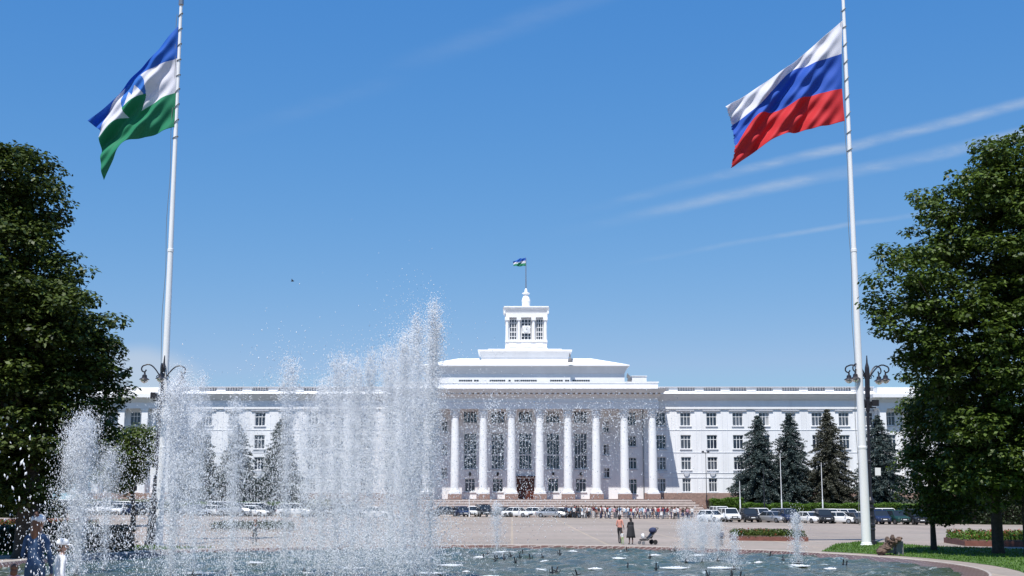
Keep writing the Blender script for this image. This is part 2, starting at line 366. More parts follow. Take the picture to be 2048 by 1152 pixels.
def ground_patch(name, pix, m, off=.012, kind='structure', seg=None):
    pts = []
    for (u, v) in pix:
        Y = 60.
        for _ in range(40):
            d = ray(u, v); k = (gz(d.x*Y/d.y, Y)-H)/d.z; Y = .5*Y+.5*d.y*k
        p = P(u, v, Y); pts.append((p.x, p.y))
    return pts
def on_ground(u, v):
    Y = 100.
    for _ in range(80):
        d = ray(u, v); Y = .6*Y+.4*d.y*(gz(d.x*Y/d.y, Y)-H)/d.z
    p = P(u, v, Y); return Vector((p.x, p.y, gz(p.x, p.y)))
def flat_poly(name, pts, m, off):
    bm = bmesh.new(); vs = [bm.verts.new((x, y, gz(x, y)+off)) for x, y in pts]
    f = bm.faces.new(vs); f.normal_update()
    if f.normal.z < 0: f.normal_flip()
    me = bpy.data.meshes.new(name); bm.to_mesh(me); bm.free(); me.materials.append(m)
    o = bpy.data.objects.new(name, me); col.objects.link(o); return o
def inpoly(x, y, P_):
    c = False; n = len(P_); j = n-1
    for i in range(n):
        if (P_[i][1] > y) != (P_[j][1] > y) and x < (P_[j][0]-P_[i][0])*(y-P_[i][1])/(P_[j][1]-P_[i][1])+P_[i][0]: c = not c
        j = i
    return c
def blades(name, pts, n, h, m, label, z0=0):
    xs = [p[0] for p in pts]; ys = [p[1] for p in pts]; V = []; Fq = []
    while len(Fq) < n:
        x = rnd.uniform(min(xs), max(xs)); y = rnd.uniform(min(ys), max(ys))
        if not inpoly(x, y, pts): continue
        a = rnd.uniform(0, 6.28); hh = h*rnd.uniform(.5, 1.3); w_ = .035; lx, ly = rnd.gauss(0, .35)*hh, rnd.gauss(0, .35)*hh; z = gz(x, y)+z0
        o = len(V); V += [(x-w_*math.cos(a), y-w_*math.sin(a), z), (x+w_*math.cos(a), y+w_*math.sin(a), z), (x+lx, y+ly, z+hh)]; Fq.append((o, o+1, o+2))
    o = npmesh(name, V, Fq, m); tag(o, label, 'grass', kind='stuff'); return o
# lawn right of the pool: follows the curb, then runs back to the square
def arc(s, a0, a1, n): return [ell_pt(s, R(a0+(a1-a0)*k/n)) for k in range(n+1)]
far_r = [on_ground(u, v) for u, v in ((1672, 1088), (1730, 1082.5), (1850, 1092), (1990, 1097), (2200, 1103))]
lawn = arc(1.13, -40, 33, 14)+[(p.x, p.y) for p in far_r]+[(60, 60), (50, 30), (30, 25)]
tag(flat_poly('lawn', lawn, M['grass'], .012), kind='structure')
blades('grass', [p for p in lawn if True], 42000, .10, M['blade'], 'sunlit green grass right of the pool curb')
lawn_l = arc(1.16, 132, 160, 8)
lawn_l = lawn_l+[(-60, 66), (-60, 78), (-22, 80.5)]
tag(flat_poly('lawn', lawn_l, M['grass'], .012), kind='structure')
blades('grass', lawn_l, 26000, .11, M['blade'], 'green grass left of the pool behind the spray')

# raised walkway in front of the pool, below the frame, that the nearest people stand on
wk = MB(); wk.box(-40, 40, 6, 27, -.3, .75); o = wk.build('walkway', M['curb']); tag(o, kind='structure')

# ------------------------------------------------------------------ leaves
def leaf_cloud(centers, radii, counts, size, flat=.5, up=.6, droop=0.):
    """returns V, F of bent leaf quads; centers (k,3) radii (k,3)"""
    idx = np.repeat(np.arange(len(centers)), counts); n = len(idx)
    d = rs.normal(size=(n, 3)); d /= np.linalg.norm(d, axis=1)[:, None]; r = rs.uniform(.25, 1, n)**.5
    p = centers[idx]+d*r[:, None]*radii[idx]
    nrm = rs.normal(size=(n, 3)); nrm /= np.linalg.norm(nrm, axis=1)[:, None]; nrm = nrm*(1-up)+d*.35; nrm[:, 2] += up; nrm /= np.linalg.norm(nrm, axis=1)[:, None]
    t = np.cross(nrm, rs.normal(size=(n, 3))); t /= np.linalg.norm(t, axis=1)[:, None]; b = np.cross(nrm, t)
    s = size*rs.uniform(.6, 1.35, n)[:, None]
    V = np.stack([p-t*s*.5, p-b*s*.32+nrm*s*.1, p+t*s*.5, p+b*s*.32+nrm*s*.1], 1).reshape(-1, 3)
    Fq = np.arange(4*n).reshape(n, 4); return V, Fq
def tree(label, base, trunk_r, blobs, nclus, per, size, m, name='broadleaf_tree', group=None, cr=.75, limbs=26, fork=.28, inner=.25, lean=(0, 0), vis=None):
    base = Vector(base); root = empty(name, base); tag(root, label, 'tree', group)
    B = np.array([(*b[0], *b[1]) for b in blobs], float); vol = B[:, 3]*B[:, 4]*B[:, 5]; pr = vol**.75; pr /= pr.sum()
    cs = []
    while len(cs) < nclus:
        k = rs.choice(len(B), p=pr); d = rs.normal(size=3); d /= np.linalg.norm(d)
        r = rs.uniform(.2, .8) if rs.rand() < inner else (rs.uniform(.8, 1.03) if rs.rand() < .9 else rs.uniform(1.0, 1.14))
        c = B[k, :3]+d*r*B[k, 3:]
        # keep shell clusters out of the inside of other blobs
        q = (((c-B[:, :3])/B[:, 3:])**2).sum(1)
        if r > .8 and (np.delete(q, k) < .45).any(): continue
        cs.append(c)
    cs = np.array(cs)-np.array(base)
    rad = np.stack([rs.uniform(.6, 1.35, nclus)*cr]*3, 1)*np.array([1, 1, .48]); rad[:, 0] *= rs.uniform(.8, 1.3, nclus)
    cnt = np.maximum(8, (per*(rad[:, 0]/cr)**2)).astype(int)
    V, Fq = leaf_cloud(cs, rad, cnt, size, up=.6)
    npmesh('crown', V, Fq, m, parent=root)
    top = Vector(B[:, :3].mean(0))-base; th = top.z
    mb = MB(); fk = th*fork
    tp = [Vector((0, 0, -.2)), Vector((lean[0]*.3, lean[1]*.3, fk*.5)), Vector((lean[0], lean[1], fk)), Vector((top.x*.4, top.y*.4, th*.7)), Vector((top.x*.8, top.y*.8, th*1.15))]
    mb.tube([tp[0], tp[0]+Vector((0, 0, .5)), tp[1], tp[2], tp[3], tp[4]], [trunk_r*1.5, trunk_r*1.08, trunk_r, trunk_r*.85, trunk_r*.45, trunk_r*.15], 12)
    order = rs.permutation(len(cs))[:limbs]
    for i in order:
        c = Vector(cs[i]); f = rs.uniform(.1, .9); s0 = tp[2].lerp(tp[4], f*max(0, min(1, (c.z-fk)/(th*1.2-fk)))*.8)
        mid = s0.lerp(c, .5)+Vector((0, 0, -.3+rs.uniform(-.3, .6)))
        mb.tube([s0, mid, c], [trunk_r*.28, trunk_r*.16, .02], 5)
    mb.build('trunk', M['bark'], root, smooth=True)
    return root
def bl(u, v, ru, rv, Y, dy=None, dY=0):
    c = P(u, v, Y+dY); k = Y/2630.; return ((c.x, c.y, c.z), (ru*k, (dy if dy else max(ru, rv)*k), rv*k))
YA = 66
tree('huge dense linden tree with thick trunk on the lawn right of the pool', on_ground(1997, 1108), .28,
     [bl(2060, 350, 85, 95, YA), bl(1985, 385, 80, 100, YA, dY=-1), bl(1905, 460, 85, 95, YA, dY=1), bl(1860, 590, 112, 115, YA), bl(2030, 560, 150, 190, YA, 5),
      bl(1960, 700, 130, 110, YA, 5), bl(2110, 520, 130, 250, YA), bl(2100, 800, 150, 190, YA), bl(2000, 850, 120, 130, YA, 4), bl(2010, 960, 90, 60, YA, 3), bl(1800, 748, 26, 12, YA, .6), bl(1835, 715, 36, 26, YA, .9)], 1600, 64, .25, M['leaf'], inner=.3)
tree('slim linden tree with low drooping crown behind the lawn nearest the white flagpole', on_ground(1868, 1101), .16,
     [bl(1895, 890, 88, 120, 72, 3), bl(1862, 830, 46, 80, 72, 2.5), bl(1848, 960, 48, 75, 72, 2), bl(1905, 990, 80, 55, 72, 2.5), bl(1935, 820, 70, 110, 72, 3), bl(1860, 1010, 30, 24, 72, 1.2)], 620, 44, .2, M['leaf'], cr=.6)
tree('linden tree cut off by the right edge of the picture', on_ground(2058, 1110), .22,
     [bl(2110, 900, 95, 130, 69, 3), bl(2120, 700, 130, 160, 69, 4), bl(2190, 450, 120, 200, 69, 4)], 420, 50, .2, M['leaf'])
YL = 64
tree('huge dense linden tree filling the left side above the hedge', (xf(52, 1100, YL), YL, 0), .55,
     [bl(-12, 385, 100, 118, YL), bl(46, 412, 72, 108, YL, dY=1), bl(30, 560, 110, 120, YL), bl(115, 640, 92, 75, YL, 3, -1), bl(-60, 620, 200, 260, YL), bl(60, 720, 145, 130, YL, 4),
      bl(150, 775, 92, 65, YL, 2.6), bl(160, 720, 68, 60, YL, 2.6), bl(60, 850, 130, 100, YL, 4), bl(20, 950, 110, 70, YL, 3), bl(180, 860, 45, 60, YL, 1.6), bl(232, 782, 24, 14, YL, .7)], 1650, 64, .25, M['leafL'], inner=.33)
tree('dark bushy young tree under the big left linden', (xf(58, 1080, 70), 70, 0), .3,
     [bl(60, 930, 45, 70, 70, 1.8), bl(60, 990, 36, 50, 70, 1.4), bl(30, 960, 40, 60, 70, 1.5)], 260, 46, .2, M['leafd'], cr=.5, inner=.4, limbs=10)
tree('unseen linden tree added left of the frame to shade woman and child', (-11.5, 16.5, .3), .14, [((-9.5, 16.9, 7.6), (1.45, 2.1, 1.0)), ((-11.6, 16.8, 6.4), (2.2, 2.0, 2.0))], 190, 46, .2, M['leaf'], cr=.6, limbs=12)  # tree added out of view so its crown shades the nearest figures
tree('sunlit maple tree behind the left street lamp', (xf(268, 1000, 118), 118, gz(-33, 118)), .22,
     [bl(268, 905, 42, 50, 118, 3), bl(240, 950, 36, 34, 118, 2.5), bl(290, 880, 26, 30, 118, 1.6), bl(215, 905, 34, 50, 118, 2)], 330, 40, .26, M['leaf2'], cr=.75, limbs=14)

def spruce(label, u, vtop, Y, zb, wpx, m, seed, group='blue spruces in front of the building'):
    x = xf(u, 1002, Y); top = zf(vtop, Y)-zb; wd = wpx*1.1/2*Y/2640.
    root = empty('spruce_tree', (x, Y, zb)); tag(root, label, 'tree', group)
    r2 = np.random.RandomState(seed); V = []; Fq = []
    nl = int(top/.42); cs = []; rd = []; cn = []
    for k in range(nl):
        f = k/(nl-1.); z = .5+f*(top-.6); rr = 1.08*wd*(min(1, (1-f)*1.3))**.66*(1+.09*r2.normal())+.12
        nb = max(4, int(7+rr*3.0))
        for j in range(nb):
            a = r2.uniform(0, 6.283); L_ = rr*r2.uniform(.72, 1.1)
            for q in np.linspace(.15, 1, max(3, int(L_/.40))):
                cs.append((math.cos(a)*L_*q, math.sin(a)*L_*q, z-.28*L_*q*q+r2.normal()*.05)); s = .34*(1.15-.4*q)+.08; rd.append((s, s, s*.45)); cn.append(22)
    V, Fq = leaf_cloud(np.array(cs), np.array(rd), np.array(cn), .20, up=.4)
    npmesh('crown', V, Fq, m, parent=root)
    mb = MB(); mb.tube([(0, 0, -.3), (0, 0, top*.5), (0, 0, top*.98)], [.28, .16, .03], 8); mb.build('trunk', M['bark'], root, smooth=True)
def lawnz(y): return 1.0+2.0*sstep(y, 184, 208)
YS = 197
spruce('blue spruce nearest the portico on the right', 1519, 833, YS, 1.9, 88, M['spruce'], 1)
spruce('second blue spruce right of the portico, narrow top', 1584, 828, YS, 1.9, 84, M['spruce'], 2)
spruce('brownish spruce tree left of the white flagpole', 1661, 820, YS-2, 1.8, 88, M['spruceb'], 3)
spruce('blue spruce right of the white flagpole, half behind the linden', 1762, 832, YS-4, 1.7, 92, M['spruce'], 4)
spruce('blue spruce seen through the tall spray left of the portico', 560, 838, YS, 2.1, 84, M['spruce'], 5)
spruce('middle dark spruce behind the left jets', 472, 850, YS, 2.1, 82, M['spruce'], 6)
spruce('dark spruce behind the left flagpole spray', 393, 845, YS, 2.1, 86, M['spruce'], 7)

# far background trees closing both ends of the square
def far_tree(label, x, y, h, r, m, n=150, group='far trees at the ends of the square'):
    b = Vector((x, y, gz(x, y))); c = h*.56
    tree(label, b, .25, [((x, y, b.z+c), (r, r, h*.42)), ((x+r*.4, y, b.z+c*.75), (r*.75, r*.75, h*.28)), ((x-r*.45, y+1, b.z+c*.85), (r*.7, r*.7, h*.3))], n, 26, .42, m, cr=1.25, limbs=6, group=group)
FT = [(-92, 206, 13, 5.5), (-84, 214, 12, 5), (-100, 190, 15, 6), (-76, 196, 9, 3.6), (-70, 190, 8, 3.4), (84, 196, 13, 5.5), (93, 188, 14, 6), (104, 196, 15, 6), (76, 204, 12, 4.5), (66, 150, 11, 4.6), (77, 150, 12, 6), (114, 170, 16, 7)]
LB = ['tall far tree at the left end of the building', 'round far tree against the left pavilion', 'biggest far tree beyond the left end of the parked cars', 'small tree in front of the left pavilion', 'small bushy tree nearest the left spruces',
      'far tree before the right pavilion', 'round far tree right of the right pavilion', 'tall far tree at the right end of the row', 'tree close to the right pavilion wall', 'mid distance tree behind the right linden trunks', 'leafy tree between the right linden trunks and the far trees', 'farthest right tree at the edge of the picture']
FT += [(-112, 235, 16, 7), (-98, 240, 15, 6.5), (-86, 238, 14, 6), (-76, 236, 13, 5.5)]
LB += ['leftmost far tree behind the end of the building', 'far tree behind the left parked cars, second from the left', 'far tree seen below the left linden crown beside the lone jet', 'far tree touching the left pavilion corner']
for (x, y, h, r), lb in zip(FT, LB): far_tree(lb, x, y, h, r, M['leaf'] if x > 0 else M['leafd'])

def hedge(name, label, x0, x1, y0, y1, zb, h, m, n, size=.16, cat='hedge', slope=0.):
    root = empty(name, ((x0+x1)/2, (y0+y1)/2, zb)); tag(root, label, cat)
    hx, hy = (x1-x0)/2, (y1-y0)/2
    mb = MB(); mb.box(-hx+.1, hx-.1, -hy+.1, hy-.1, -.5, h*.8); mb.build('branches', M['bark'], root)
    n = int(n); p = np.stack([rs.uniform(-hx, hx, n), rs.uniform(-hy, hy, n), rs.uniform(.0, h, n)], 1)
    side = rs.randint(0, 3, n); p[side == 0, 2] = h; p[side == 1, 1] = -hy
    p += rs.normal(size=(n, 3))*.07; p[:, 2] += .10*np.sin(p[:, 0]*1.3)+.06*np.sin(p[:, 0]*3.7+1)
    V, Fq = leaf_cloud(p, np.full((n, 3), .05), np.ones(n, int), size, up=.45)
    npmesh('foliage', V, Fq, m, parent=root); return root

# ------------------------------------------------------------------ government building
YF = 215.; YC = 210.4; XB = xf(1051.5, 1000, YC)
bld = empty('government_building', (XB, YF, 0)); tag(bld, 'long white neoclassical government building with a ten column portico and lantern tower', 'building')
BL = bld
def lx(u, v, Y): return xf(u, v, Y)-XB
def lz(v, Y): return zf(v, Y)
Y0 = -YF   # parts are modelled in world Y, then shifted by the parent's origin
class BB(MB):
    def build(s, name, mats, parent=None, smooth=False, shift=True):
        if shift: s.v = [(x, y-YF, z) for x, y, z in s.v]
        return MB.build(s, name, mats, parent, smooth)
PX = 52.7/2645*YF   # window bay
half = lx(1752, 900, YF)      # wing ends, measured from the centre line
pav = lx(1905, 900, YF)
porti = lx(1319, 900, YC)
ZP = lz(998, YF)    # 3.02 terrace level
ZPL = lz(986, YF)   # top of brown plinth
ZC0 = lz(816, YF)   # underside of wing architrave
# wing walls with real openings
def holed(mb, x0, x1, z0, z1, holes, yf, depth, mi=0):
    xs = sorted({x0, x1, *[h[0] for h in holes], *[h[1] for h in holes]}); zs = sorted({z0, z1, *[h[2] for h in holes], *[h[3] for h in holes]})
    for i in range(len(xs)-1):
        for j in range(len(zs)-1):
            cx, cz = (xs[i]+xs[i+1])/2, (zs[j]+zs[j+1])/2
            if any(h[0] < cx < h[1] and h[2] < cz < h[3] for h in holes): continue
            mb.add([(xs[i], yf, zs[j]), (xs[i+1], yf, zs[j]), (xs[i+1], yf, zs[j+1]), (xs[i], yf, zs[j+1])], [(0, 1, 2, 3)], mi)
    for (a, b, c, d) in holes:
        yb = yf+depth
        mb.add([(a,yf,c),(b,yf,c),(b,yf,d),(a,yf,d),(a,yb,c),(b,yb,c),(b,yb,d),(a,yb,d)], [(0,4,5,1),(1,5,6,2),(2,6,7,3),(3,7,4,0)], mi)
rows = []   # (z0, z1, w)
for (va, vb, wpx) in ((825, 852, 21), (870, 898, 21), (914, 940, 20), (957, 984, 17)): rows.append((lz(vb, YF), lz(va, YF), wpx/2640*YF))
wx = [lx(u, 900, YF) for u in (1322, 1372, 1424.5, 1477, 1530, 1583, 1636, 1690, 1738)]
WCOUNT = [0]; extra_f = BB(); extra_g = BB()
def window(x0, x1, z0, z1, yf, cols, bars, depth=.32, fw=.09, kind=0, sill=True, hood=False, far=False):
    """frame with mullions and transoms, pane behind"""
    yb = yf+depth*.75
    f = extra_f if far else BB()
    f.box(x0, x0+fw, yb-.08, yb, z0, z1); f.box(x1-fw, x1, yb-.08, yb, z0, z1); f.box(x0+fw, x1-fw, yb-.08, yb, z1-fw, z1); f.box(x0+fw, x1-fw, yb-.08, yb, z0, z0+fw)
    wi = (x1-x0-2*fw)
    for c in range(1, cols): xx = x0+fw+wi*c/cols; f.box(xx-.042, xx+.042, yb-.07, yb-.005, z0+fw, z1-fw)
    for b in bars: zz = z0+(z1-z0)*b; f.box(x0+fw, x1-fw, yb-.075, yb-.01, zz-.045, zz+.045)
    if sill: f.box(x0-.15, x1+.15, yf-.12, yf+.1, z0-.16, z0-.003, 1)
    if hood: f.box(x0-.6, x1+.6, yf-.20, yf-.002, z1+.24, z1+.36, 1)
    g_ = extra_g if far else BB()
    gm = rnd.choices([0, 1], [.6, .4])[0]
    g_.add([(x0, yb, z0), (x1, yb, z0), (x1, yb, z1), (x0, yb, z1)], [(0, 1, 2, 3)], 0)
    if rnd.random() < .38 and kind == 0:     # a blind or curtain behind part of the window
        k = rnd.choice([(.0, .35, 1), (.6, 1., 1), (0, 1, rnd.uniform(.3, .6))])
        xa, xb_ = x0+(x1-x0)*k[0], x0+(x1-x0)*k[1]; g_.add([(xa, yb-.004, z1-(z1-z0)*k[2]), (xb_, yb-.004, z1-(z1-z0)*k[2]), (xb_, yb-.004, z1), (xa, yb-.004, z1)], [(0, 1, 2, 3)], 1)
    if far: return
    WCOUNT[0] += 1
    fo = f.build('window', [M['frame'], M['sill']], BL)
    g_.v = [(x, y-YF, z) for x, y, z in g_.v]; MB.build(g_, 'pane', [M['glassb'] if gm else M['glass'], M['curtain']], fo)
zsp = lz(946, YF)
for sgn in (-1, 1):
    wall = BB(); holes = []
    for r, (z0, z1, w_) in enumerate(rows):
        for k, x in enumerate(wx):
            a, b = sorted((sgn*(x-w_/2), sgn*(x+w_/2))); holes.append((a, b, z0, z1))
            window(a, b, z0, z1, YF, 3 if r < 3 else 3, (.68,), hood=(r == 0), far=(sgn < 0 and k > 6))
    xa, xb_ = sorted((sgn*porti*.9, sgn*half))
    holed(wall, xa, xb_, ZPL, ZC0+.6, holes, YF, .32)
    for hx in (half, ): wall.add([(sgn*hx, YF, ZPL), (sgn*hx, YF+14, ZPL), (sgn*hx, YF+14, ZC0), (sgn*hx, YF, ZC0)], [(0, 1, 2, 3)])
    # shallow panel joints drawn as real 3 mm strips
    for zz in [zsp, zsp-.75]+[lz(v, YF) for v in (860, 905)]:
        wall.box(xa+.1, xb_-.1, YF-.05, YF-.002, zz-.05, zz+.05, 1)
    for x in wx:
        for dx in (-1.75, 1.75): wall.box(sgn*x+dx-.03, sgn*x+dx+.03, YF-.03, YF-.003, ZPL, zsp-.82, 1); wall.box(sgn*x+dx-.03, sgn*x+dx+.03, YF-.03, YF-.003, zsp+.08, ZC0-.3, 1)
        zt = rows[3][1]; wall.hexa([(sgn*x-.22, YF-.16, zt+.35), (sgn*x+.22, YF-.16, zt+.35), (sgn*x+.22, YF-.004, zt+.35), (sgn*x-.22, YF-.004, zt+.35)],
                                    [(sgn*x-.5, YF-.24, zt+.95), (sgn*x+.5, YF-.24, zt+.95), (sgn*x+.5, YF-.004, zt+.95), (sgn*x-.5, YF-.004, zt+.95)], 1)
    wall.build('wall', [M['wall'], M['blockline']], BL)
    pl = BB(); pl.box(xa, xb_, YF-.12, YF+.5, ZP-1.6, ZPL); pl.build('plinth', M['granite'], BL)
    # entablature: architrave, frieze, cornice on brackets, parapet
    en = BB(); zc = lambda v: lz(v, YF)
    en.box(xa, xb_+.0, YF-.22, YF+2, zc(818), zc(810)); en.box(xa, xb_, YF-.12, YF+2, zc(810)+.002, zc(801))
    yy = YF-.13; zp = zc(802)
    for (dv, o1, o2) in ((798.5, .12, .30), (795, .42, .62), (791.5, .70, .90), (788.2, .95, 1.2)):
        zq = zc(dv); en.hexa([(xa, YF-o1, zp+.003), (xb_, YF-o1, zp+.003), (xb_, YF+2, zp+.003), (xa, YF+2, zp+.003)], [(xa, YF-o2, zq), (xb_, YF-o2, zq), (xb_, YF+2, zq), (xa, YF+2, zq)]); zp = zq
    en.hexa([(xa,YF-1.2,zp+.003),(xb_,YF-1.2,zp+.003),(xb_,YF+2,zp+.003),(xa,YF+2,zp+.003)], [(xa,YF-1.1,zp+.06),(xb_,YF-1.1,zp+.06),(xb_,YF+.2,zc(784.5)),(xa,YF+.2,zc(784.5))])
    en.build('cornice', M['trim'], BL)
    pr_ = BB(); pr_.box(xa, xb_, YF-.35, YF+.3, zc(787)+.002, zc(782.5))
    for x in np.arange(wx[0]-PX/2, half+PX, PX):
        if x-1. > half: continue
        pr_.box(sgn*x-.75, sgn*x+.75, YF-.42, YF+.25, zc(782.5), zc(775.5))
    pr_.box(xa, xb_, YF-.6, YF+.3, zc(775.5)+.002, zc(773.8), 1)
    for x in np.arange(xa+.3, xb_-.2, .42): pr_.box(x-.09, x+.09, YF-.15, YF+.05, zc(782.5)+.001, zc(775.5)-.001)
    pr_.box(xa+.05, xb_-.05, YF+.12, YF+.24, zc(782.5)+.001, zc(775.5)-.001, 1)
    pr_.build('balustrade', [M['trim'], M['sill']], BL)
    rf = BB(); rf.hexa([(xa,YF+.4,zc(786)),(xb_,YF+.4,zc(786)),(xb_,YF+16,zc(786)),(xa,YF+16,zc(786))], [(xa,YF+6,zc(778)),(xb_,YF+6,zc(778)),(xb_,YF+10,zc(778)),(xa,YF+10,zc(778))]); rf.build('roof', M['roof'], BL)
    bk = BB(); bk.box(xa, xb_, YF+1.0, YF+15.5, ZP, zc(800)); bk.build('rear_block', M['wall'], BL)
    # end pavilion: deep top storey loggia with square piers, mostly in shade
    pa, pb = sorted((sgn*half, sgn*pav)); yp = YF-1.5
    pw = BB(); hs = []; pws = [half+(pav-half)*(k+.5)/3 for k in range(3)]
    for r, (z0, z1, w_) in enumerate(rows):
        for x in pws:
            hs.append((sgn*x-.85, sgn*x+.85, z0, z1)); window(sgn*x-.85, sgn*x+.85, z0, z1, yp, 3, (.68,), far=True)
    holed(pw, pa, pb, ZPL, ZC0+.8, hs, yp, .32); 
    for xx in (pa, pb): pw.add([(xx, yp, ZPL), (xx, YF+15, ZPL), (xx, YF+15, ZC0+.8), (xx, yp, ZC0+.8)], [(0, 1, 2, 3)])
    pw.build('pavilion_wall', [M['wall']], BL)
    pc_ = BB(); ztop = lz(806, yp)
    pc_.box(pa-.3, pb+.3, yp-1.5, YF+15, lz(818, yp), ztop); pc_.flare(pa-.4, pb+.4, yp-1.6, YF+15, ztop+.002, lz(797, yp), .5); pc_.box(pa-1.2, pb+1.2, yp-2.5, YF+15.4, lz(797, yp)+.003, lz(790, yp)); pc_.box(pa-.2, pb+.2, yp-1.6, YF+15, lz(790, yp)+.003, lz(776, yp))
    for i in range(int((pb-pa)/.9)): x = pa+.5+i*.9; pc_.box(x-.2, x+.2, yp-2.3, yp-1.9, lz(799, yp), lz(797, yp)+.001)
    pc_.build('pavilion_cornice', M['trim'], BL)
    for k in range(4):
        x = sgn*(half+.6+(pav-half-1.2)*k/3); p_ = BB(); p_.box(x-.5, x+.5, yp-1.4, yp-.6, ZPL, lz(818, yp)-.003); p_.box(x-.65, x+.65, yp-1.48, yp-.5, lz(822, yp), lz(818, yp)-.006); p_.build('pier', M['trim'], BL)
    pp = BB(); pp.box(pa-.2, pb+.2, yp-1.6, YF+2, ZP-1.5, ZPL-.01); pp.build('pavilion_plinth', M['granite'], BL)

# portico: back wall, columns, entablature, attic
S = 56.8/2645*YC
bw = BB(); hs = []
def bay(dx): return dx*S
def both(x): return (x,) if abs(x) < .01 else (-x, x)
zt = lambda v: lz(v, YF)
def addw(x, wpx, va, vb, cols, bars, **k):
    w_ = wpx/2640*YF; hs.append((x-w_/2, x+w_/2, zt(vb), zt(va))); window(x-w_/2, x+w_/2, zt(vb), zt(va), YF, cols, bars, **k)
for i in (-2, -1, 0, 1, 2):
    addw(i*S, 28, 822, 846, 4, (), sill=False); addw(i*S, 26, 866, 938, 4, (.38, .4, .8), kind=1)
    if i: addw(i*S, 21, 957, 984, 3, (.7,))
for sg in (-1, 1):
    for (va, vb) in ((842, 865), (888, 910), (936, 956)): addw(sg*3*S-.3*sg, 12.5, va, vb, 2, (.65,))
    for (va, vb) in ((824, 850), (872, 893), (915, 938), (958, 988)): addw(sg*4*S-.7*sg, 20, va, vb, 3, (.7,))
hs.append((-1.45, 1.45, ZP, zt(957)))
holed(bw, -porti*.9, porti*.9, ZP, lz(805, YF), hs, YF, .32)
bw.build('portico_wall', M['wall'], BL)
dr = BB(); dr.box(-1.45, 1.45, YF+.22, YF+.30, ZP, zt(957)); dr.build('door', M['door'], BL)
for sgx in (-1, 1):
    lf = BB()
    for zz in ((.1, .38), (.44, .68), (.74, .96)):
        hgt = zt(957)-ZP; lf.box(sgx*.14 if sgx > 0 else -1.28, 1.28 if sgx > 0 else -.14, YF+.15, YF+.219, ZP+hgt*zz[0], ZP+hgt*zz[1])
    lf.build('door_leaf', M['door'], BL)
hd = BB(); hd.box(-2.1, 2.1, YF-.5, YF-.003, zt(955), zt(952)); hd.build('door_canopy', M['door'], BL)
for i in (-2, -1, 1, 2):     # wall lanterns above the ground floor windows
    q = BB(); q.box(i*S-.12, i*S+.12, YF-.3, YF-.003, zt(950), zt(948)); q.lathe([(.05, 0), (.17, .15), (.2, .5), (.08, .7)], (i*S, YF-.3, zt(952.5)), 8); q.build('wall_lantern', M['black'], BL)
for sg in (-1, 1):
    q = BB(); q.tube([(sg*(4*S+1.2), YF-.12, ZP), (sg*(4*S+1.2), YF-.12, zt(820))], .09, 8); q.build('drainpipe', M['steel'], BL)
# portico floor on a stone base, broad flight of steps
bs = BB(); bs.box(-porti-1.2, porti+1.2, YC-1.5, YF+.4, -1, ZP-.005); bs.build('portico_base', M['granite'], BL)
# columns
zb0 = lz(988, YC); zct = lz(818.5, YC)
def make_column():
    r = empty('column', (0, 0, 0)); r.parent = BL
    pd = MB(); pd.box(-1.05, 1.05, -1.05, 1.05, ZP-.004, zb0); pdo = pd.build('pedestal', M['granite'], r)
    h0 = zb0+.002; sh = MB(); hc = 1.35
    prof = [(.70, .1), (.70, .22), (.70, .3)]
    rr = lambda f: .70*(1-.17*max(0, (f-.15)/.85)**1.5)
    Z0, Z1 = .55, zct-h0-hc
    for k in range(13): f = k/12; prof.append((rr(f), Z0+(Z1-Z0)*f))
    sh.lathe(prof, (0, 0, h0), 28)
    sh.build('shaft', M['trim'], r, smooth=False)
    for p in r.children: pass
    bsm = MB(); bsm.box(-.98, .98, -.98, .98, h0, h0+.16); bsm.lathe([(.93, .16), (.97, .26), (.92, .38), (.82, .44), (.85, .52), (.76, .6), (.72, .9)], (0, 0, h0+.002), 24); bsm.build('base', M['trim'], r)
    cp = MB(); zz = h0+Z1
    cp.lathe([(.58, 0), (.64, .05), (.64, .1), (.58, .14), (.60, .7), (.78, 1.15)], (0, 0, zz), 20)
    for ring_, (z, rad, n, hh) in enumerate(((.12, .61, 8, .45), (.45, .65, 8, .5))):
        for k in range(n):
            a = 2*math.pi*(k+.5*ring_)/n; ca, sa = math.cos(a), math.sin(a)
            def q(rr_, t, z_): return (rr_*ca-t*sa, rr_*sa+t*ca, zz+z_)
            cp.hexa([q(rad-.05, -.16, z), q(rad+.06, -.16, z), q(rad+.06, .16, z), q(rad-.05, .16, z)], [q(rad+.05, -.13, z+hh), q(rad+.24, -.09, z+hh), q(rad+.24, .09, z+hh), q(rad+.05, .13, z+hh)])
    for k in range(4):
        a = math.pi/4+k*math.pi/2; cp.tube([(.5*math.cos(a), .5*math.sin(a), zz+.75), (.85*math.cos(a), .85*math.sin(a), zz+1.0), (1.02*math.cos(a), 1.02*math.sin(a), zz+1.1)], [.1, .14, .12], 6)
    cp.box(-.84, .84, -.84, .84, zz+1.16, zz+hc-.002); cp.build('capital', M['trim'], r)
    return r
c0 = make_column(); c0.name = 'column'
colx = [(-4.5+k)*S for k in range(10)]
c0.location = (colx[0], YC-YF, 0)
for x in colx[1:]:
    c = copy_tree(c0, BL); c.location = (x, YC-YF, 0)
en = BB(); z_ = lambda v: lz(v, YC)
X1 = lx(1316, 810, YC); yb_ = YF+.6
ow = .95
en.box(-X1, X1, YC-ow, YC+ow, z_(818.5), z_(806))       # beam over the columns
for sg in (-1, 1): a, b = sorted((sg*(X1-1.9), sg*X1)); en.box(a, b, YC+ow+.002, yb_, z_(818.5), z_(806))
en.box(-X1+.05, X1-.05, YC-ow+.1, yb_, z_(806)+.003, z_(797))
en.box(-X1-.05, X1+.05, YC-ow-.08, yb_, z_(806.4), z_(804.6))
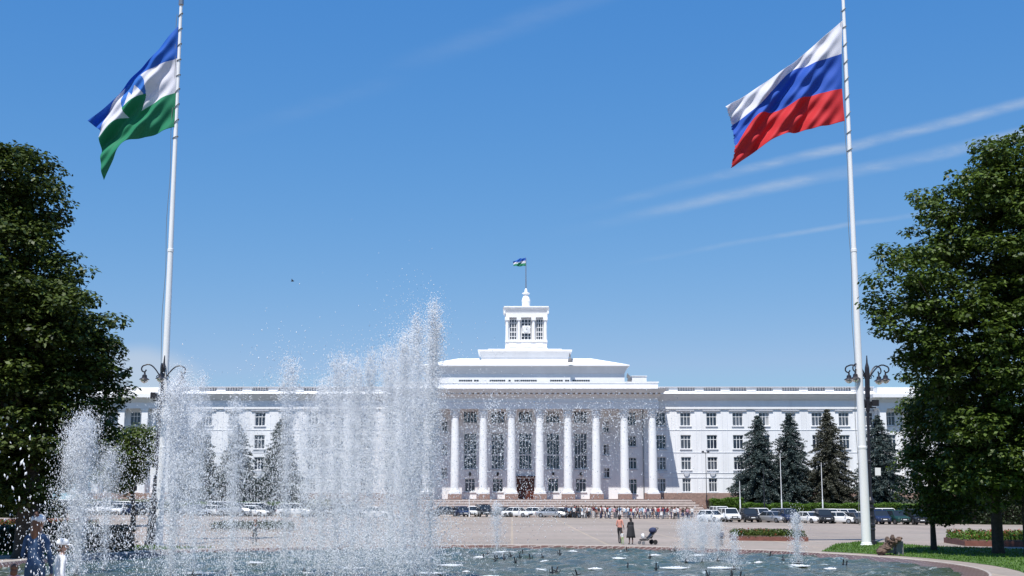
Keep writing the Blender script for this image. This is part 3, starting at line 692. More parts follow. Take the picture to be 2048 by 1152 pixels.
en.flare(-X1, X1, YC-ow, yb_, z_(797)+.003, z_(789), .55)
for i in range(int(2*X1/.85)+2):
    x = -X1-.3+i*.85; en.box(x-.2, x+.2, YC-ow-1.0, YC-ow-.4, z_(790.5), z_(787.3))
en.flare(-X1-.75, X1+.75, YC-ow-1.05, yb_, z_(787.5)+.003, z_(783), .3)
en.flare(-X1-1.08, X1+1.08, YC-ow-1.38, yb_, z_(783)+.003, z_(779.5), .22)
en.build('entablature', M['trim'], BL)
at = BB(); XA = lx(1314.5, 772, YC); at.box(-XA, XA, YC-ow-.15, YF+12, z_(779.5)+.003, z_(766.5)); at.box(-XA-.15, XA+.15, YC-ow-.3, YF+12.1, z_(766.5)+.003, z_(764.8)); at.build('attic', M['trim'], BL); dk = BB(); dk.box(-XA+.1, XA-.1, YC-ow, YF+12, z_(764.8)+.003, z_(764.8)+.05); dk.build('bounce_blocker', M['bounce_grey'], BL)  # unseen grey sheet added on top to cut bounce onto the upper storey
Y2 = YF+2.2; z2 = lambda v: lz(v, Y2); X2 = lx(1249, 755, Y2)
t2 = BB(); t2.box(-X2, X2, Y2, YF+14, z2(768), z2(747)); t2.flare(-X2, X2, Y2-.05, YF+14, z2(747)+.003, z2(733), .55); t2.box(-X2-.8, X2+.8, Y2-.85, YF+14.6, z2(733)+.003, z2(730.2)); t2.build('upper_storey', M['trim'], BL)
vb_ = BB()
for (ua, ub) in ((918, 945), (948, 958), (979, 1011), (1017, 1022), (1029, 1074), (1100, 1126), (1130, 1139), (1145, 1180)):
    n = max(1, int((ub-ua)/4))
    for k in range(n):
        a = ua+(ub-ua)*k/n; b = a+(ub-ua)/n*.86; vb_.box(lx(a, 762, Y2), lx(b, 762, Y2), Y2-.03, Y2-.003, z2(763.4), z2(759.6))
vb_.build('attic_vent', M['glass'], BL)
r2_ = BB(); zr = z2(730.2)+.003; XR = X2+.7; XT = lx(1182, 718, YF+6)
r2_.hexa([(-XR, Y2-.7, zr), (XR, Y2-.7, zr), (XR, YF+14.5, zr), (-XR, YF+14.5, zr)], [(-XT, YF+5.5, lz(717, YF+5.5)), (XT, YF+5.5, lz(717, YF+5.5)), (XT, YF+9, lz(717, YF+5.5)), (-XT, YF+9, lz(717, YF+5.5))]); r2_.build('hipped_roof', M['roof'], BL)
Y3 = YF+4.2; z3 = lambda v: lz(v, Y3); X3 = lx(1137, 720, Y3); X3b = lx(1141.5, 705, Y3)
t3 = BB(); t3.box(-X3, X3, Y3, YF+12, z3(732), z3(714.5)); t3.flare(-X3, X3, Y3-.03, YF+12, z3(714.5)+.003, z3(703), .35); t3.box(-X3b-.2, X3b+.2, Y3-.6, YF+12.4, z3(703)+.003, z3(699.8)); t3.box(-X3b+1.5, X3b-1.5, Y3+.3, YF+11.5, z3(699.8)+.003, z3(697.2)); t3.build('tower_base', M['trim'], BL)
# lantern tower
tw = empty('tower', (0, 0, 0)); tw.parent = BL
YT = YF+5.0; zT = lambda v: lz(v, YT); uc = 1052.5; XT0 = lx(uc, 650, YT); hw = (1095.5-1010)/2/2612*YT
cy = YT+hw-YF
def tb(mb, x0, x1, y0, y1, z0, z1, mi=0): mb.box(XT0+x0, XT0+x1, cy+y0, cy+y1, z0, z1, mi)
b = MB(); tb(b, -hw, hw, -hw, hw, zT(700), zT(696)); tb(b, -hw+.12, hw-.12, -hw+.12, hw-.12, zT(696)+.002, zT(684)); tb(b, -hw, hw, -hw, hw, zT(684)+.002, zT(682))
tb(b, -hw+1.0, hw-1.0, -hw+1.0, hw-1.0, zT(682), zT(634))
b.build('core', M['wall'], tw)
w3 = 2*hw; px_ = [-hw+.35, -hw/3-.05, hw/3+.05, hw-.35]
for side in range(4):
    rot = Matrix.Rotation(side*math.pi/2, 4, 'Z')
    def put(mb, name, mats):
        mb.v = [tuple((rot @ Vector(p))+Vector((XT0, cy, 0))) for p in mb.v]; return MB.build(mb, name, mats, tw)
    for x in (px_[:3] if side % 2 == 0 else px_[:3]):
        q = MB(); q.box(x-.33, x+.33, -hw+.02, -hw+.68, zT(682)+.003, zT(680)); q.lathe([(.30, 0), (.26, zT(640)-zT(680))], (x, -hw+.35, zT(680)), 12)
        q.box(x-.38, x+.38, -hw-.03, -hw+.73, zT(640)+.002, zT(634.5)); put(q, 'corner_pier', M['trim'])
    for k in range(3):
        a, b_ = px_[k]+.36, px_[k+1]-.36; yy = -hw+.55
        f = MB(); fw = .13
        za, zb_ = zT(681)+.01, zT(636)
        f.box(a, b_, yy, yy+.12, za, za+.25); f.box(a, b_, yy, yy+.12, zb_-.2, zb_); f.box(a, a+fw, yy, yy+.12, za+.25, zb_-.2); f.box(b_-fw, b_, yy, yy+.12, za+.25, zb_-.2)
        for c in (1, 2): xx = a+(b_-a)*c/3; f.box(xx-.05, xx+.05, yy+.01, yy+.1, za+.25, zb_-.2)
        for c in (1, 2, 3, 4): zz = za+(zb_-za)*c/5; f.box(a+fw, b_-fw, yy+.015, yy+.095, zz-(.05 if c != 2 else .1), zz+.05)
        fo = put(f, 'tower_window', M['frame'])
        g_ = MB(); g_.add([(a, yy+.13, za), (b_, yy+.13, za), (b_, yy+.13, zb_), (a, yy+.13, zb_)], [(0, 1, 2, 3)]); g_.v = [tuple((rot @ Vector(p))+Vector((XT0, cy, 0))) for p in g_.v]
        MB.build(g_, 'tower_pane', M['glass'], tw)
        pn = MB(); pn.box(px_[k]+.4, px_[k+1]-.4, -hw+.02, -hw+.119, zT(694), zT(686)); put(pn, 'panel', M['trim'])
    if side % 2 == 0:
        ck = MB(); cz = zT(658.5); cr_ = .62; ck.box(-.66, .66, -hw+.3, -hw+.5, cz-.66, cz+.66)
        put(ck, 'clock_box', M['trim'])
        fc = MB(); n = 32; ring1 = [(cr_*.9*math.cos(2*math.pi*i/n), -hw+.295, cz+cr_*.9*math.sin(2*math.pi*i/n)) for i in range(n)]; ring0 = [(x, y-.05, z) for x, y, z in ring1]
        fc.add(ring0+ring1, [tuple(range(n))]+[(i, i+n, (i+1) % n+n, (i+1) % n) for i in range(n)]); put(fc, 'clock_face', M['whitepaint'])
        hnd = MB(); y_ = -hw+.23
        for ang, ln, wd in ((R(65), .42, .05), (R(-20), .3, .07)):
            d = Vector((math.cos(ang), 0, math.sin(ang))); p_ = Vector((-d.z, 0, d.x)); c_ = Vector((0, y_, cz))
            hnd.hexa([c_-p_*wd/2, c_+d*ln-p_*wd/4, c_+d*ln+p_*wd/4, c_+p_*wd/2], [v+Vector((0, -.02, 0)) for v in (c_-p_*wd/2, c_+d*ln-p_*wd/4, c_+d*ln+p_*wd/4, c_+p_*wd/2)])
        for k in range(12):
            a = k*math.pi/6; x, z = .48*math.cos(a), .48*math.sin(a); hnd.box(x-.025, x+.025, y_, y_+.02, cz+z-.04, cz+z+.04)
        put(hnd, 'clock_hands', M['black'])
e = MB(); tb(e, -hw, hw, -hw, hw, zT(634.5)+.003, zT(627))
def fl(mb, w0, z0, z1, g): mb.flare(XT0-w0, XT0+w0, cy-w0, cy+w0, z0, z1, g, gb=g)
fl(e, hw-.05, zT(627)+.003, zT(618), .2); fl(e, hw+.25, zT(618)+.003, zT(615), .12); fl(e, hw+.2, zT(615)+.003, zT(612.5), .02)
for sx in (-1, 1): e.box(XT0+sx*(hw+.1)-.15, XT0+sx*(hw+.1)+.15, cy-hw-.28, cy-hw+.1, zT(627), zT(622))
e.build('tower_cornice', M['trim'], tw)
kx = YT/2612
fn = MB(); fn.lathe([(r*kx, zT(v)-zT(612)) for r, v in ((9, 612), (9, 608), (8, 606), (8.3, 600), (9, 596), (7.5, 590), (5, 585), (4, 583), (8, 581), (8, 579.5), (3.5, 578), (3, 574), (1.2, 570))], (XT0, cy, zT(612)+.003), 16); fn.build('finial', M['trim'], tw)
fp = MB(); fp.tube([(XT0, cy, zT(571)), (XT0, cy, zT(508))], [.11, .06], 8); fp.build('tower_flagpole', M['steel'], tw)
# roof penthouse, vents and small roof gear
ph = BB(); ph.box(lx(1263, 758, Y2+3), lx(1292, 758, Y2+3), Y2+2, Y2+5, lz(768, Y2+3), lz(754, Y2+3)); ph.box(lx(1262, 758, Y2+3), lx(1293, 758, Y2+3), Y2+1.9, Y2+5.1, lz(754, Y2+3)+.002, lz(752.6, Y2+3)); ph.build('roof_hatch', M['trim'], BL)
vt = BB()
for (u, v0, v1, wd) in ((1257, 766, 752, .35), (1140, 726, 717, .45), (1254, 757, 748, .2), (1139, 716, 708, .15)): vt.lathe([(wd, 0), (wd*.8, (zf(v1, Y2)-zf(v0, Y2))*.6), (wd*.3, zf(v1, Y2)-zf(v0, Y2))], (lx(u, 750, Y2), Y2-1.4, lz(v0, Y2)), 8)
vt.build('roof_vent', M['greyblock'], BL)
rr_ = BB(); rr_.box(-X2, X2, YF+2.3, YF+13.8, ZP, z2(769)); rr_.build('rear_block', M['wall'], BL)
if extra_f.v:
    o = extra_f.build('window', [M['frame'], M['sill']], BL); o['kind'] = 'stuff'; g2 = extra_g.build('window_pane', [M['glass'], M['curtain']], BL); g2['kind'] = 'stuff'

# broad steps, terrace and lawn before the building
sp = MB(); nst = 8
for k in range(nst):
    y0 = 201.0+k*.75; zt_ = .05+(ZP-.06)*(k+1)/nst; zprev = .05+(ZP-.06)*k/nst; wd = 29-.45*k
    sp.box(XB-wd, XB+wd, y0, 209.2, zprev-.02 if k else -1, zt_-.10, 1); sp.box(XB-wd-.05, XB+wd+.05, y0-.004, 209.2, zt_-.10+.002, zt_, 0)  # dark top slabs paint in the shadow line at each step edge
o = sp.build('broad_steps', [M['step_shadow'], M['step']]); tag(o, 'broad stone steps with painted dark shadow lines leading up to the portico', 'steps')
for sg in (-1, 1):
    V = []; Fq = []; nx, ny = 24, 12; x0, x1 = (XB+29.2, 125) if sg > 0 else (-130, XB-29.2)
    for j in range(ny+1):
        for i in range(nx+1):
            x = x0+(x1-x0)*i/nx; y = 182.5+(214.8-182.5)*j/ny; V.append((x, y, max(gz(x, y)+.12, lawnz(y))))
    for j in range(ny):
        for i in range(nx): a = j*(nx+1)+i; Fq.append((a, a+1, a+nx+2, a+nx+1))
    tag(npmesh('lawn_slope', V, Fq, M['dull_lawn']), kind='structure')
    rt = MB(); rt.box(x0, x1, 182.2, 182.49, -1.5, lawnz(182.5)+.05); o = rt.build('retaining_wall', M['curb']); tag(o, 'low stone wall under the hedge %s' % ('right of the steps' if sg > 0 else 'left of the steps, behind the spray'), 'wall')
hedge('hedge', 'bright green clipped hedge beside the right end of the steps', xf(1420, 1005, 186), xf(1483, 1005, 186), 184.5, 187, 1.2, 1.75, M['hedge'], 9000)
hedge('hedge', 'long low green hedge behind the parked cars on the right', xf(1486, 1012, 184), xf(1900, 1012, 184), 183, 185.2, .9, 1.35, M['hedge'], 34000)
hedge('hedge', 'long low green hedge behind the parked cars on the left', xf(190, 1012, 184), xf(600, 1012, 184), 183, 185.2, 1.1, 1.3, M['hedge'], 26000)

# ------------------------------------------------------------------ poles and flags
def pole(u_base, label, ztop, ball=False):
    r = empty('flagpole', (xf(u_base, 1088, 82), 82, 0)); tag(r, label, 'flagpole', None)
    mb = MB(); prof = []; segs = [(0, .29), (6, .265), (6.02, .28), (6.15, .28), (6.17, .25), (12, .205), (18.5, .175), (18.52, .195), (18.7, .195), (18.72, .16), (27, .13), (ztop, .10)]
    mb.lathe([(b, a) for a, b in segs], (0, 0, -.1), 24); mb.build('pole', M['pole'], r, smooth=False)
    ft = MB(); ft.lathe([(.38, 0), (.38, .08), (.33, .1), (.33, .18), (.29, .2)], (0, 0, -.02), 20); ft.build('foot', M['pole'], r)
    tp = MB(); tp.lathe([(.14, 0), (.17, .05), (.17, .35), (.1, .4)], (0, 0, ztop-.1), 12); tp.box(-.16, -.05, -.05, .05, ztop+.3, ztop+.55); tp.box(.05, .16, -.05, .05, ztop+.3, ztop+.55); tp.build('truck', M['steel'], r)
    return r
zL = zf(8, 82); zR = zf(-14, 82)
pl_ = pole(316, 'tall white tapering flagpole on the left carrying the blue white and green flag', zL)
pr2 = pole(1733, 'tall white tapering flagpole on the right carrying the white blue and red flag', zR)
def pole_r(z): return np.interp(z, [0, 6, 12, 18.5, 27, 35], [.29, .265, .205, .175, .13, .10])
for root_, zt0, zt1, nloop in ((pl_, zf(275, 82), zf(30, 82), 9), (pr2, zf(300, 82), zf(20, 82), 9)):
    for k in range(nloop):     # halyard loops round the pole
        z0 = zt0+(zt1-zt0)*k/(nloop-1.); mb = MB(); rr_0 = float(pole_r(z0))+.03; tl = rnd.uniform(.08, .22)
        mb.tube([(rr_0*math.cos(a), rr_0*math.sin(a), z0+tl*math.cos(a)) for a in np.linspace(0, 6.283, 17)], .028, 5); mb.build('halyard_loop', M['rope'], root_)
    mb = MB(); mb.tube([(float(-pole_r(z))-.10-.05*math.sin(z), -.1, z) for z in np.linspace(1.2, zt1, 30)], .018, 5); mb.build('halyard', M['rope'], root_)
def cat(pts, s):
    n = len(pts)-1; x = s*n; i = min(int(x), n-1); t = x-i
    p = [np.array(pts[max(0, min(n, i+k))], float) for k in (-1, 0, 1, 2)]
    return .5*((2*p[1])+(-p[0]+p[2])*t+(2*p[0]-5*p[1]+4*p[2]-p[3])*t*t+(-p[0]+3*p[1]-3*p[2]+p[3])*t**3)
def flag(name, label, rowsp, Y, cfun, mats, nx, ny, amp, wl, x_hoist=None, seed=0, tatter=0.):
    V = []; r3 = np.random.RandomState(seed); tat = r3.uniform(0, 1, ny+1)*tatter
    for j in range(ny+1):
        t = j/ny
        for i in range(nx+1):
            s = i/nx; q = [cat(rw, s) for rw in rowsp]; x = t*3; k = min(int(x), 2); f = x-k
            uv = q[k]*(1-f)+q[k+1]*f; p = P(uv[0], uv[1], Y)
            a = amp*min(1, s*3.5); px, pz = p.x, p.z
            ph = (px*.80-pz*.60)
            dy = a*(math.sin(2*math.pi*ph/wl+1.5*math.sin(pz*.5+seed))+.45*math.sin(2*math.pi*ph/(wl*.43)+2+t*2.5)+.25*math.sin(2*math.pi*(pz+.3*px)/(wl*.9)+s*6))
            dx = -tat[j]*max(0, s-.97)*10
            V.append((px+dx, Y+dy-.02, pz))
    Fq = []; mi = []
    for j in range(ny):
        for i in range(nx):
            o_ = j*(nx+1)+i; Fq.append((o_, o_+1, o_+nx+2, o_+nx+1)); mi.append(cfun((i+.5)/nx, (j+.5)/ny))
    o = npmesh(name, V, Fq, mats, mi, smooth=True); tag(o, label, 'flag')
    sm = o.modifiers.new('thick', 'SOLIDIFY'); sm.thickness = .01
    return o
def cloth(name, c, tr=.35):
    m = bpy.data.materials.new(name); m.use_nodes = True; t = m.node_tree; b = t.nodes['Principled BSDF']; b.inputs['Base Color'].default_value = (*c, 1); b.inputs['Roughness'].default_value = .75
    tl = t.nodes.new('ShaderNodeBsdfTranslucent'); tl.inputs[0].default_value = (*c, 1); mx = t.nodes.new('ShaderNodeMixShader'); mx.inputs[0].default_value = tr
    wv = t.nodes.new('ShaderNodeTexNoise'); wv.inputs['Scale'].default_value = 9; bu = t.nodes.new('ShaderNodeBump'); bu.inputs['Strength'].default_value = .35; t.links.new(wv.outputs[0], bu.inputs['Height']); t.links.new(bu.outputs[0], b.inputs['Normal'])
    t.links.new(b.outputs[0], mx.inputs[1]); t.links.new(tl.outputs[0], mx.inputs[2]); t.links.new(mx.outputs[0], t.nodes['Material Output'].inputs[0]); return m
FB = cloth('flag_blue', (.015, .13, .55)); FW = cloth('flag_white', (.74, .74, .80)); FG = cloth('flag_green', (.018, .25, .125)); FR = cloth('flag_red', (.64, .03, .04)); FB2 = cloth('flag_deep_blue', (.025, .11, .52)); FLB = cloth('flag_light_blue', (.04, .20, .62))
def kbr(s, t):
    band = 0 if t < .3333 else (1 if t < .6667 else 2)
    dx = (s-.50)*1.5; dy = t-.5; r = math.hypot(dx, dy)
    if r < .205:
        if dy < .035:
            h1 = .035-(.14-abs(dx+.045)*1.1); h2 = .035-(.12-abs(dx-.06)*1.2)      # twin peaks
            return 1 if (dy > h1 or dy > h2) and dy > -.13 else 3
        return 2
    return band
Yf = 81.9
lrows = [[(357, 52), (324, 88), (270, 145), (222, 203), (176, 242)], [(354, 117), (317, 132), (262, 161), (222, 206), (203, 263)],
         [(352, 185), (311, 202), (269, 228), (231, 244), (199, 276)], [(349, 254), (301, 270), (252, 286), (226, 322), (205, 358)]]
flag('flag', 'large blue white and green flag with a mountain emblem flying from the left pole', lrows, Yf, kbr, [FB, FW, FG, FLB], 240, 160, .27, 1.75, seed=3)
rrows = [[(1685, 41), (1630, 88), (1575, 135), (1512, 176), (1451, 216)], [(1683, 108), (1625, 128), (1579, 145), (1517, 212), (1467, 247)],
         [(1684, 177), (1611, 194), (1561, 219), (1512, 233), (1471, 294)], [(1689, 242), (1623, 258), (1570, 268), (1520, 295), (1464, 336)]]
flag('flag', 'large white blue and red striped flag flying from the right pole', rrows, Yf, lambda s, t: 0 if t < .3333 else (1 if t < .6667 else 2), [FW, FB2, FR], 240, 160, .27, 1.7, seed=5, tatter=.35)
tfY = YT+hw
trow = [[(1052, 515), (1045, 517), (1040, 517), (1032, 521), (1026, 523)], [(1052, 521), (1044, 522), (1039, 523), (1032, 524), (1026, 525)], [(1052, 526), (1045, 527), (1039, 527), (1032, 528), (1027, 529)], [(1052, 532), (1045, 532), (1039, 533), (1032, 532), (1027, 532)]]
flag('flag', 'small blue white and green flag flying above the tower', trow, tfY, kbr, [FB, FW, FG, FLB], 48, 32, .12, 1.2, seed=9)

# ------------------------------------------------------------------ street lamps
def lamp(label, u, vb, Y, tilt, thick):
    p = P(u, vb, Y); r = empty('street_lamp', (p.x, Y, gz(p.x, Y)+.0)); tag(r, label, 'street lamp'); r.rotation_euler = (0, R(tilt), 0)
    Ht = zf(722, Y)-gz(p.x, Y)
    b = MB(); b.lathe([(.36, -.1), (.36, .25), (.27, .3), (.27, 1.1), (.30, 1.15), (.30, 1.3), (.24, 1.35), (.21, 2.5), (.26, 2.6), (.26, 2.75), (.16, 2.95), (.13, 3.4)], (0, 0, 0), 12)
    for z in (.9, 1.7, 2.2): b.lathe([(.28, 0), (.30, .06), (.28, .12)], (0, 0, z), 12)
    b.build('base', M['iron'], r)
    q = MB(); q.lathe([(.12, 3.3), (.11, 5), (.14, 5.05), (.14, 5.2), (.10, 5.25), (.09, Ht-3.2), (.13, Ht-3.15), (.13, Ht-2.4) if thick else (.09, Ht-2.4), (.16, Ht-2.3) if thick else (.11, Ht-2.3), (.155, Ht-.6) if thick else (.11, Ht-.6), (.14, Ht-.4), (.06, Ht-.1), (.03, Ht+.35)], (0, 0, 0), 10); q.build('post', M['iron'], r)
    za = Ht-.75
    for k, a in enumerate((R(8), R(98), R(188), R(278)) if not thick else (R(-10), R(35), R(170), R(215))):
        arm = MB(); d = Vector((math.cos(a), math.sin(a), 0)); pts = []
        for f in np.linspace(0, 1, 9): pts.append(d*(.1+1.05*f)+Vector((0, 0, za-.35+.85*math.sin(f*math.pi*.62))))
        e = pts[-1]
        for t in np.linspace(0, 4.6, 12): rr0 = .26*(1-t/7.5); pts.append(e+d*(rr0*math.sin(t)*.9)+Vector((0, 0, -(.26-rr0*math.cos(t)))))
        arm.tube(pts, .045, 6)
        sc2 = [d*(.25+.16*math.cos(t)*(1-t/9))+Vector((0, 0, za-.28+.16*math.sin(t)*(1-t/9))) for t in np.linspace(0, 5, 10)]; arm.tube(sc2, .03, 5)
        ao = arm.build('arm', M['iron'], r)
        hp = d*1.12+Vector((0, 0, za-.38)); sh = MB(); sh.lathe([(.05, .38), (.06, .25), (.14, .2), (.16, .05), (.30, -.05), (.32, -.08), (.28, -.09)], tuple(hp), 14); so_ = sh.build('lamp_shade', M['iron'], r)
        gl = MB(); gl.lathe([(.25, -.09), (.22, -.18), (.13, -.26), (.04, -.30)], tuple(hp), 14); gl.build('lamp_glass', M['lamp'], r)
    zfz = zf(806 if thick else 792, Y)-gz(p.x, Y)
    for sx in (-1, 1):
        fl_ = MB(); fl_.box(.18*sx-.04, .18*sx+.04, -.1, .1, zfz-.3, zfz+.1); fl_.hexa([(sx*.42-.2, -.3, zfz-.2), (sx*.42+.2, -.3, zfz-.2), (sx*.42+.2, .1, zfz-.1), (sx*.42-.2, .1, zfz-.1)], [(sx*.42-.22, -.24, zfz+.2), (sx*.42+.22, -.24, zfz+.2), (sx*.42+.15, .1, zfz+.15), (sx*.42-.15, .1, zfz+.15)]); fl_.box(sx*.3-.2, sx*.3+.2, -.05, .05, zfz-.32, zfz-.25); fl_.build('floodlight', M['black'], r)
    sg_ = MB(); zz = zf(943, Y)-gz(p.x, Y); sx = .35 if thick else -.25; sg_.box(sx-.05, sx+.3, -.22, -.19, zz-.24, zz+.24); sg_.build('notice_plate', M['whitepaint'], r)
lamp('black cast iron lamp with four curled arms just right of the right flagpole', 1742, 1088, 82.5, 1.2, True)
lamp('black cast iron lamp with curled arms beside the left flagpole, half behind spray', 301, 1078, 81, 1.9, False)

def thin_post(label, u, v0, v1, Y, m, heads, grp=None):
    p0 = P(u, v1, Y); h = zf(v0, Y)-p0.z; r = empty('lamp_post', p0); tag(r, label, 'lamp post', grp)
    mb = MB(); mb.lathe([(.09, -.3), (.09, .8), (.055, .85), (.035, h)], (0, 0, 0), 8); mb.build('post', m, r)
    for sx in heads:
        mb = MB(); mb.tube([(0, 0, h-.2), (sx*.35, 0, h)], .03, 5); mb.lathe([(.05, .25), (.2, .1), (.22, 0), (.1, -.05)], (sx*.4, 0, h-.05), 10); mb.build('lamp_head', M['black'], r)
thin_post('dark two headed lamp post between the steps and the first spruce', 1413.5, 904, 1001, 198, M['iron'], (-1, 1))
thin_post('pale post left of the first blue spruce', 1480.5, 962, 1012, 181.5, M['whitepaint'], ())
thin_post('pale tall post between the first two blue spruces', 1563.5, 906, 1012, 181, M['whitepaint'], ())
thin_post('pale post in front of the brownish spruce', 1645.5, 925, 1012, 181, M['whitepaint'], (-1,))
thin_post('dark thin post in front of the first blue spruce', 1529, 935, 1012, 181.3, M['iron'], ())
thin_post('pale post at the right end of the parked cars', 1817, 1015, 1040, 172, M['whitepaint'], ())
thin_post('thin pale post standing on the square before the left steps', 938.5, 992, 1040, 190, M['whitepaint'], ())

# ------------------------------------------------------------------ beds, hedge, sculpture
def bed(label, pts4, h, wallm, plants, size, pm, nm='flower_bed', ph=.35, n2=0):
    """pts4: near-left, near-right, far-right, far-left in plan"""
    c = Vector((sum(p[0] for p in pts4)/4, sum(p[1] for p in pts4)/4, 0)); z = gz(c.x, c.y); r = empty(nm, (c.x, c.y, z)); tag(r, label, 'flower bed')
    q = [Vector((p[0]-c.x, p[1]-c.y, 0)) for p in pts4]; mb = MB()
    mb.hexa([v+Vector((0, 0, -.3)) for v in q], [v+Vector((0, 0, h)) for v in q]); mb.build('border', wallm, r)
    sl_ = MB(); sl_.hexa([v*.97+Vector((0, 0, h+.001)) for v in q], [v*.96+Vector((0, 0, h+.06)) for v in q]); sl_.build('soil', M['soil'], r)
    C_ = []
    for _ in range(plants):
        a, b = rs.rand(2); C_.append(tuple((q[0]*(1-a)+q[1]*a)*(1-b)*.95+(q[3]*(1-a)+q[2]*a)*b*.95+Vector((0, 0, h+rs.uniform(.05, ph)))))
    V, Fq = leaf_cloud(np.array(C_), np.full((plants, 3), ph*.6), np.full(plants, 14), size, up=.35); o = npmesh('plants', V, Fq, pm, parent=r)
    if n2:
        C_ = np.array(C_)[:n2]; C_[:, 2] += ph*.4; V, Fq = leaf_cloud(C_, np.full((len(C_), 3), ph*.3), np.full(len(C_), 8), size*.8, up=.5); npmesh('blossoms', V, Fq, M['flower'], parent=r)
def gp(u, v): q = on_ground(u, v); return (q.x, q.y)
a, b = gp(1465, 1081), gp(1617, 1083)
bed('low red brown flower bed with green plants on the square behind the right jets', [a, b, (b[0]+.3, b[1]+4.2), (a[0]+.6, a[1]+5)], .28, M['redstone'], 520, .13, M['leaf2'], ph=.34, n2=50)
a, b = gp(1930, 1092), gp(2150, 1096)
bed('long red edged flower bed behind the right linden trunks', [a, b, (b[0], b[1]+7), (a[0]+1, a[1]+7)], .32, M['redstone'], 620, .14, M['hedge'], ph=.4, n2=150)
a, b = gp(415, 1063), gp(577, 1063)
bed('long low bed of dark shrubs on the square behind the left spray', [a, b, (b[0], b[1]+4), (a[0], a[1]+4)], .16, M['curb'], 420, .16, M['shrubd'], ph=.45)
a, b = gp(-60, 1062), gp(150, 1060)
bed('red flower bed under the left linden behind the woman', [a, b, (b[0], b[1]+7), (a[0], a[1]+7)], .2, M['curb'], 560, .16, M['leaf2'], ph=.4, n2=520)
a = gp(-60, 1074); b = gp(160, 1071)
tag(flat_poly('path', [a, b, (b[0], b[1]+1.2), (a[0], a[1]+1.2)], M['curb'], .03), kind='structure')
hedge('shrub_border', 'dark shrubs closing the square behind the right linden trunks', xf(1845, 1000, 176), xf(2200, 1000, 176), 174, 178, -.8, 5.2, M['leafd'], 26000, .34, 'shrub border')
hd_ = hedge('shrub_border', 'dark green shrub border in front of the left linden, beside the pool', xf(-80, 1090, 73), xf(205, 1090, 73), 70.5, 74.5, 0, 1.25, M['shrubd'], 26000, .16, 'shrub border')
hedge('shrub_border', 'short brown leaved shrub end nearest the left lamp', xf(207, 1090, 74), xf(268, 1090, 74), 71.5, 74.5, 0, 1.15, M['spruceb'], 7000, .15, 'shrub border')
hedge('shrub_border', 'dark bushes behind the parked cars at the far left', xf(60, 1010, 160), xf(180, 1010, 160), 150, 152, .7, 1.6, M['leafd'], 9000, .3, 'shrub border')
sx = on_ground(1780, 1110); r = empty('stone_sculpture', (sx.x, sx.y, 0)); tag(r, 'rough brown stone sculpture leaning on a grey block at the right edge of the pool', 'sculpture')
k = sx.y/2640
q = MB(); q.box(10*k, 24*k, -.3, .35, -.05, 27*k); q.box(-10*k, 10*k, -.15, .2, 4*k, 9*k); q.build('grey_block', M['greyblock'], r)
q = MB()
for (u, v, ru, rv) in ((-20, 8, 10, 7), (-12, 14, 12, 6), (-2, 20, 12, 6), (6, 26, 9, 5), (-6, 28, 4, 8), (3, 33, 3.5, 7), (14, 30, 6, 3.5), (18, 33, 5, 3), (-22, 3, 6, 4)): q.ell((u*k, -.25+rnd.uniform(-.1, .1), v*k), (ru*k, .32, rv*k), n=14, m=9, jit=.13)
q.build('stone_figure', M['rock'], r)

# ------------------------------------------------------------------ cars
def loft(mb, stations, mi=0):
    """stations: (y, halfwidth_bottom, halfwidth_top, z0, z1); closed body"""
    vs = []; n = 8
    for (y, wb, wt_, z0, z1) in stations:
        h = z1-z0; vs += [(-wb*.94, y, z0), (-wb, y, z0+h*.25), (-wb, y, z0+h*.7), (-wt_*.93, y, z1), (wt_*.93, y, z1), (wb, y, z0+h*.7), (wb, y, z0+h*.25), (wb*.94, y, z0)]
    fs = []
    for k in range(len(stations)-1):
        for i in range(n): j = (i+1) % n; fs.append((k*n+i, k*n+j, (k+1)*n+j, (k+1)*n+i))
    fs.append(tuple(range(n))[::-1]); o = (len(stations)-1)*n; fs.append(tuple(range(o, o+n))); mb.add(vs, fs, mi)
CARC = {c: mat('car_paint_'+c, v, .28, metal=mt, spec=.6) for c, v, mt in (('white', (.75, .75, .75), 0), ('black', (.012, .013, .016), 0), ('silver', (.42, .43, .45), .5), ('dark_blue', (.02, .035, .09), .2), ('grey', (.13, .135, .14), .4), ('dark_green', (.02, .06, .05), .2), ('beige', (.45, .40, .33), 0), ('red', (.3, .02, .02), 0))}
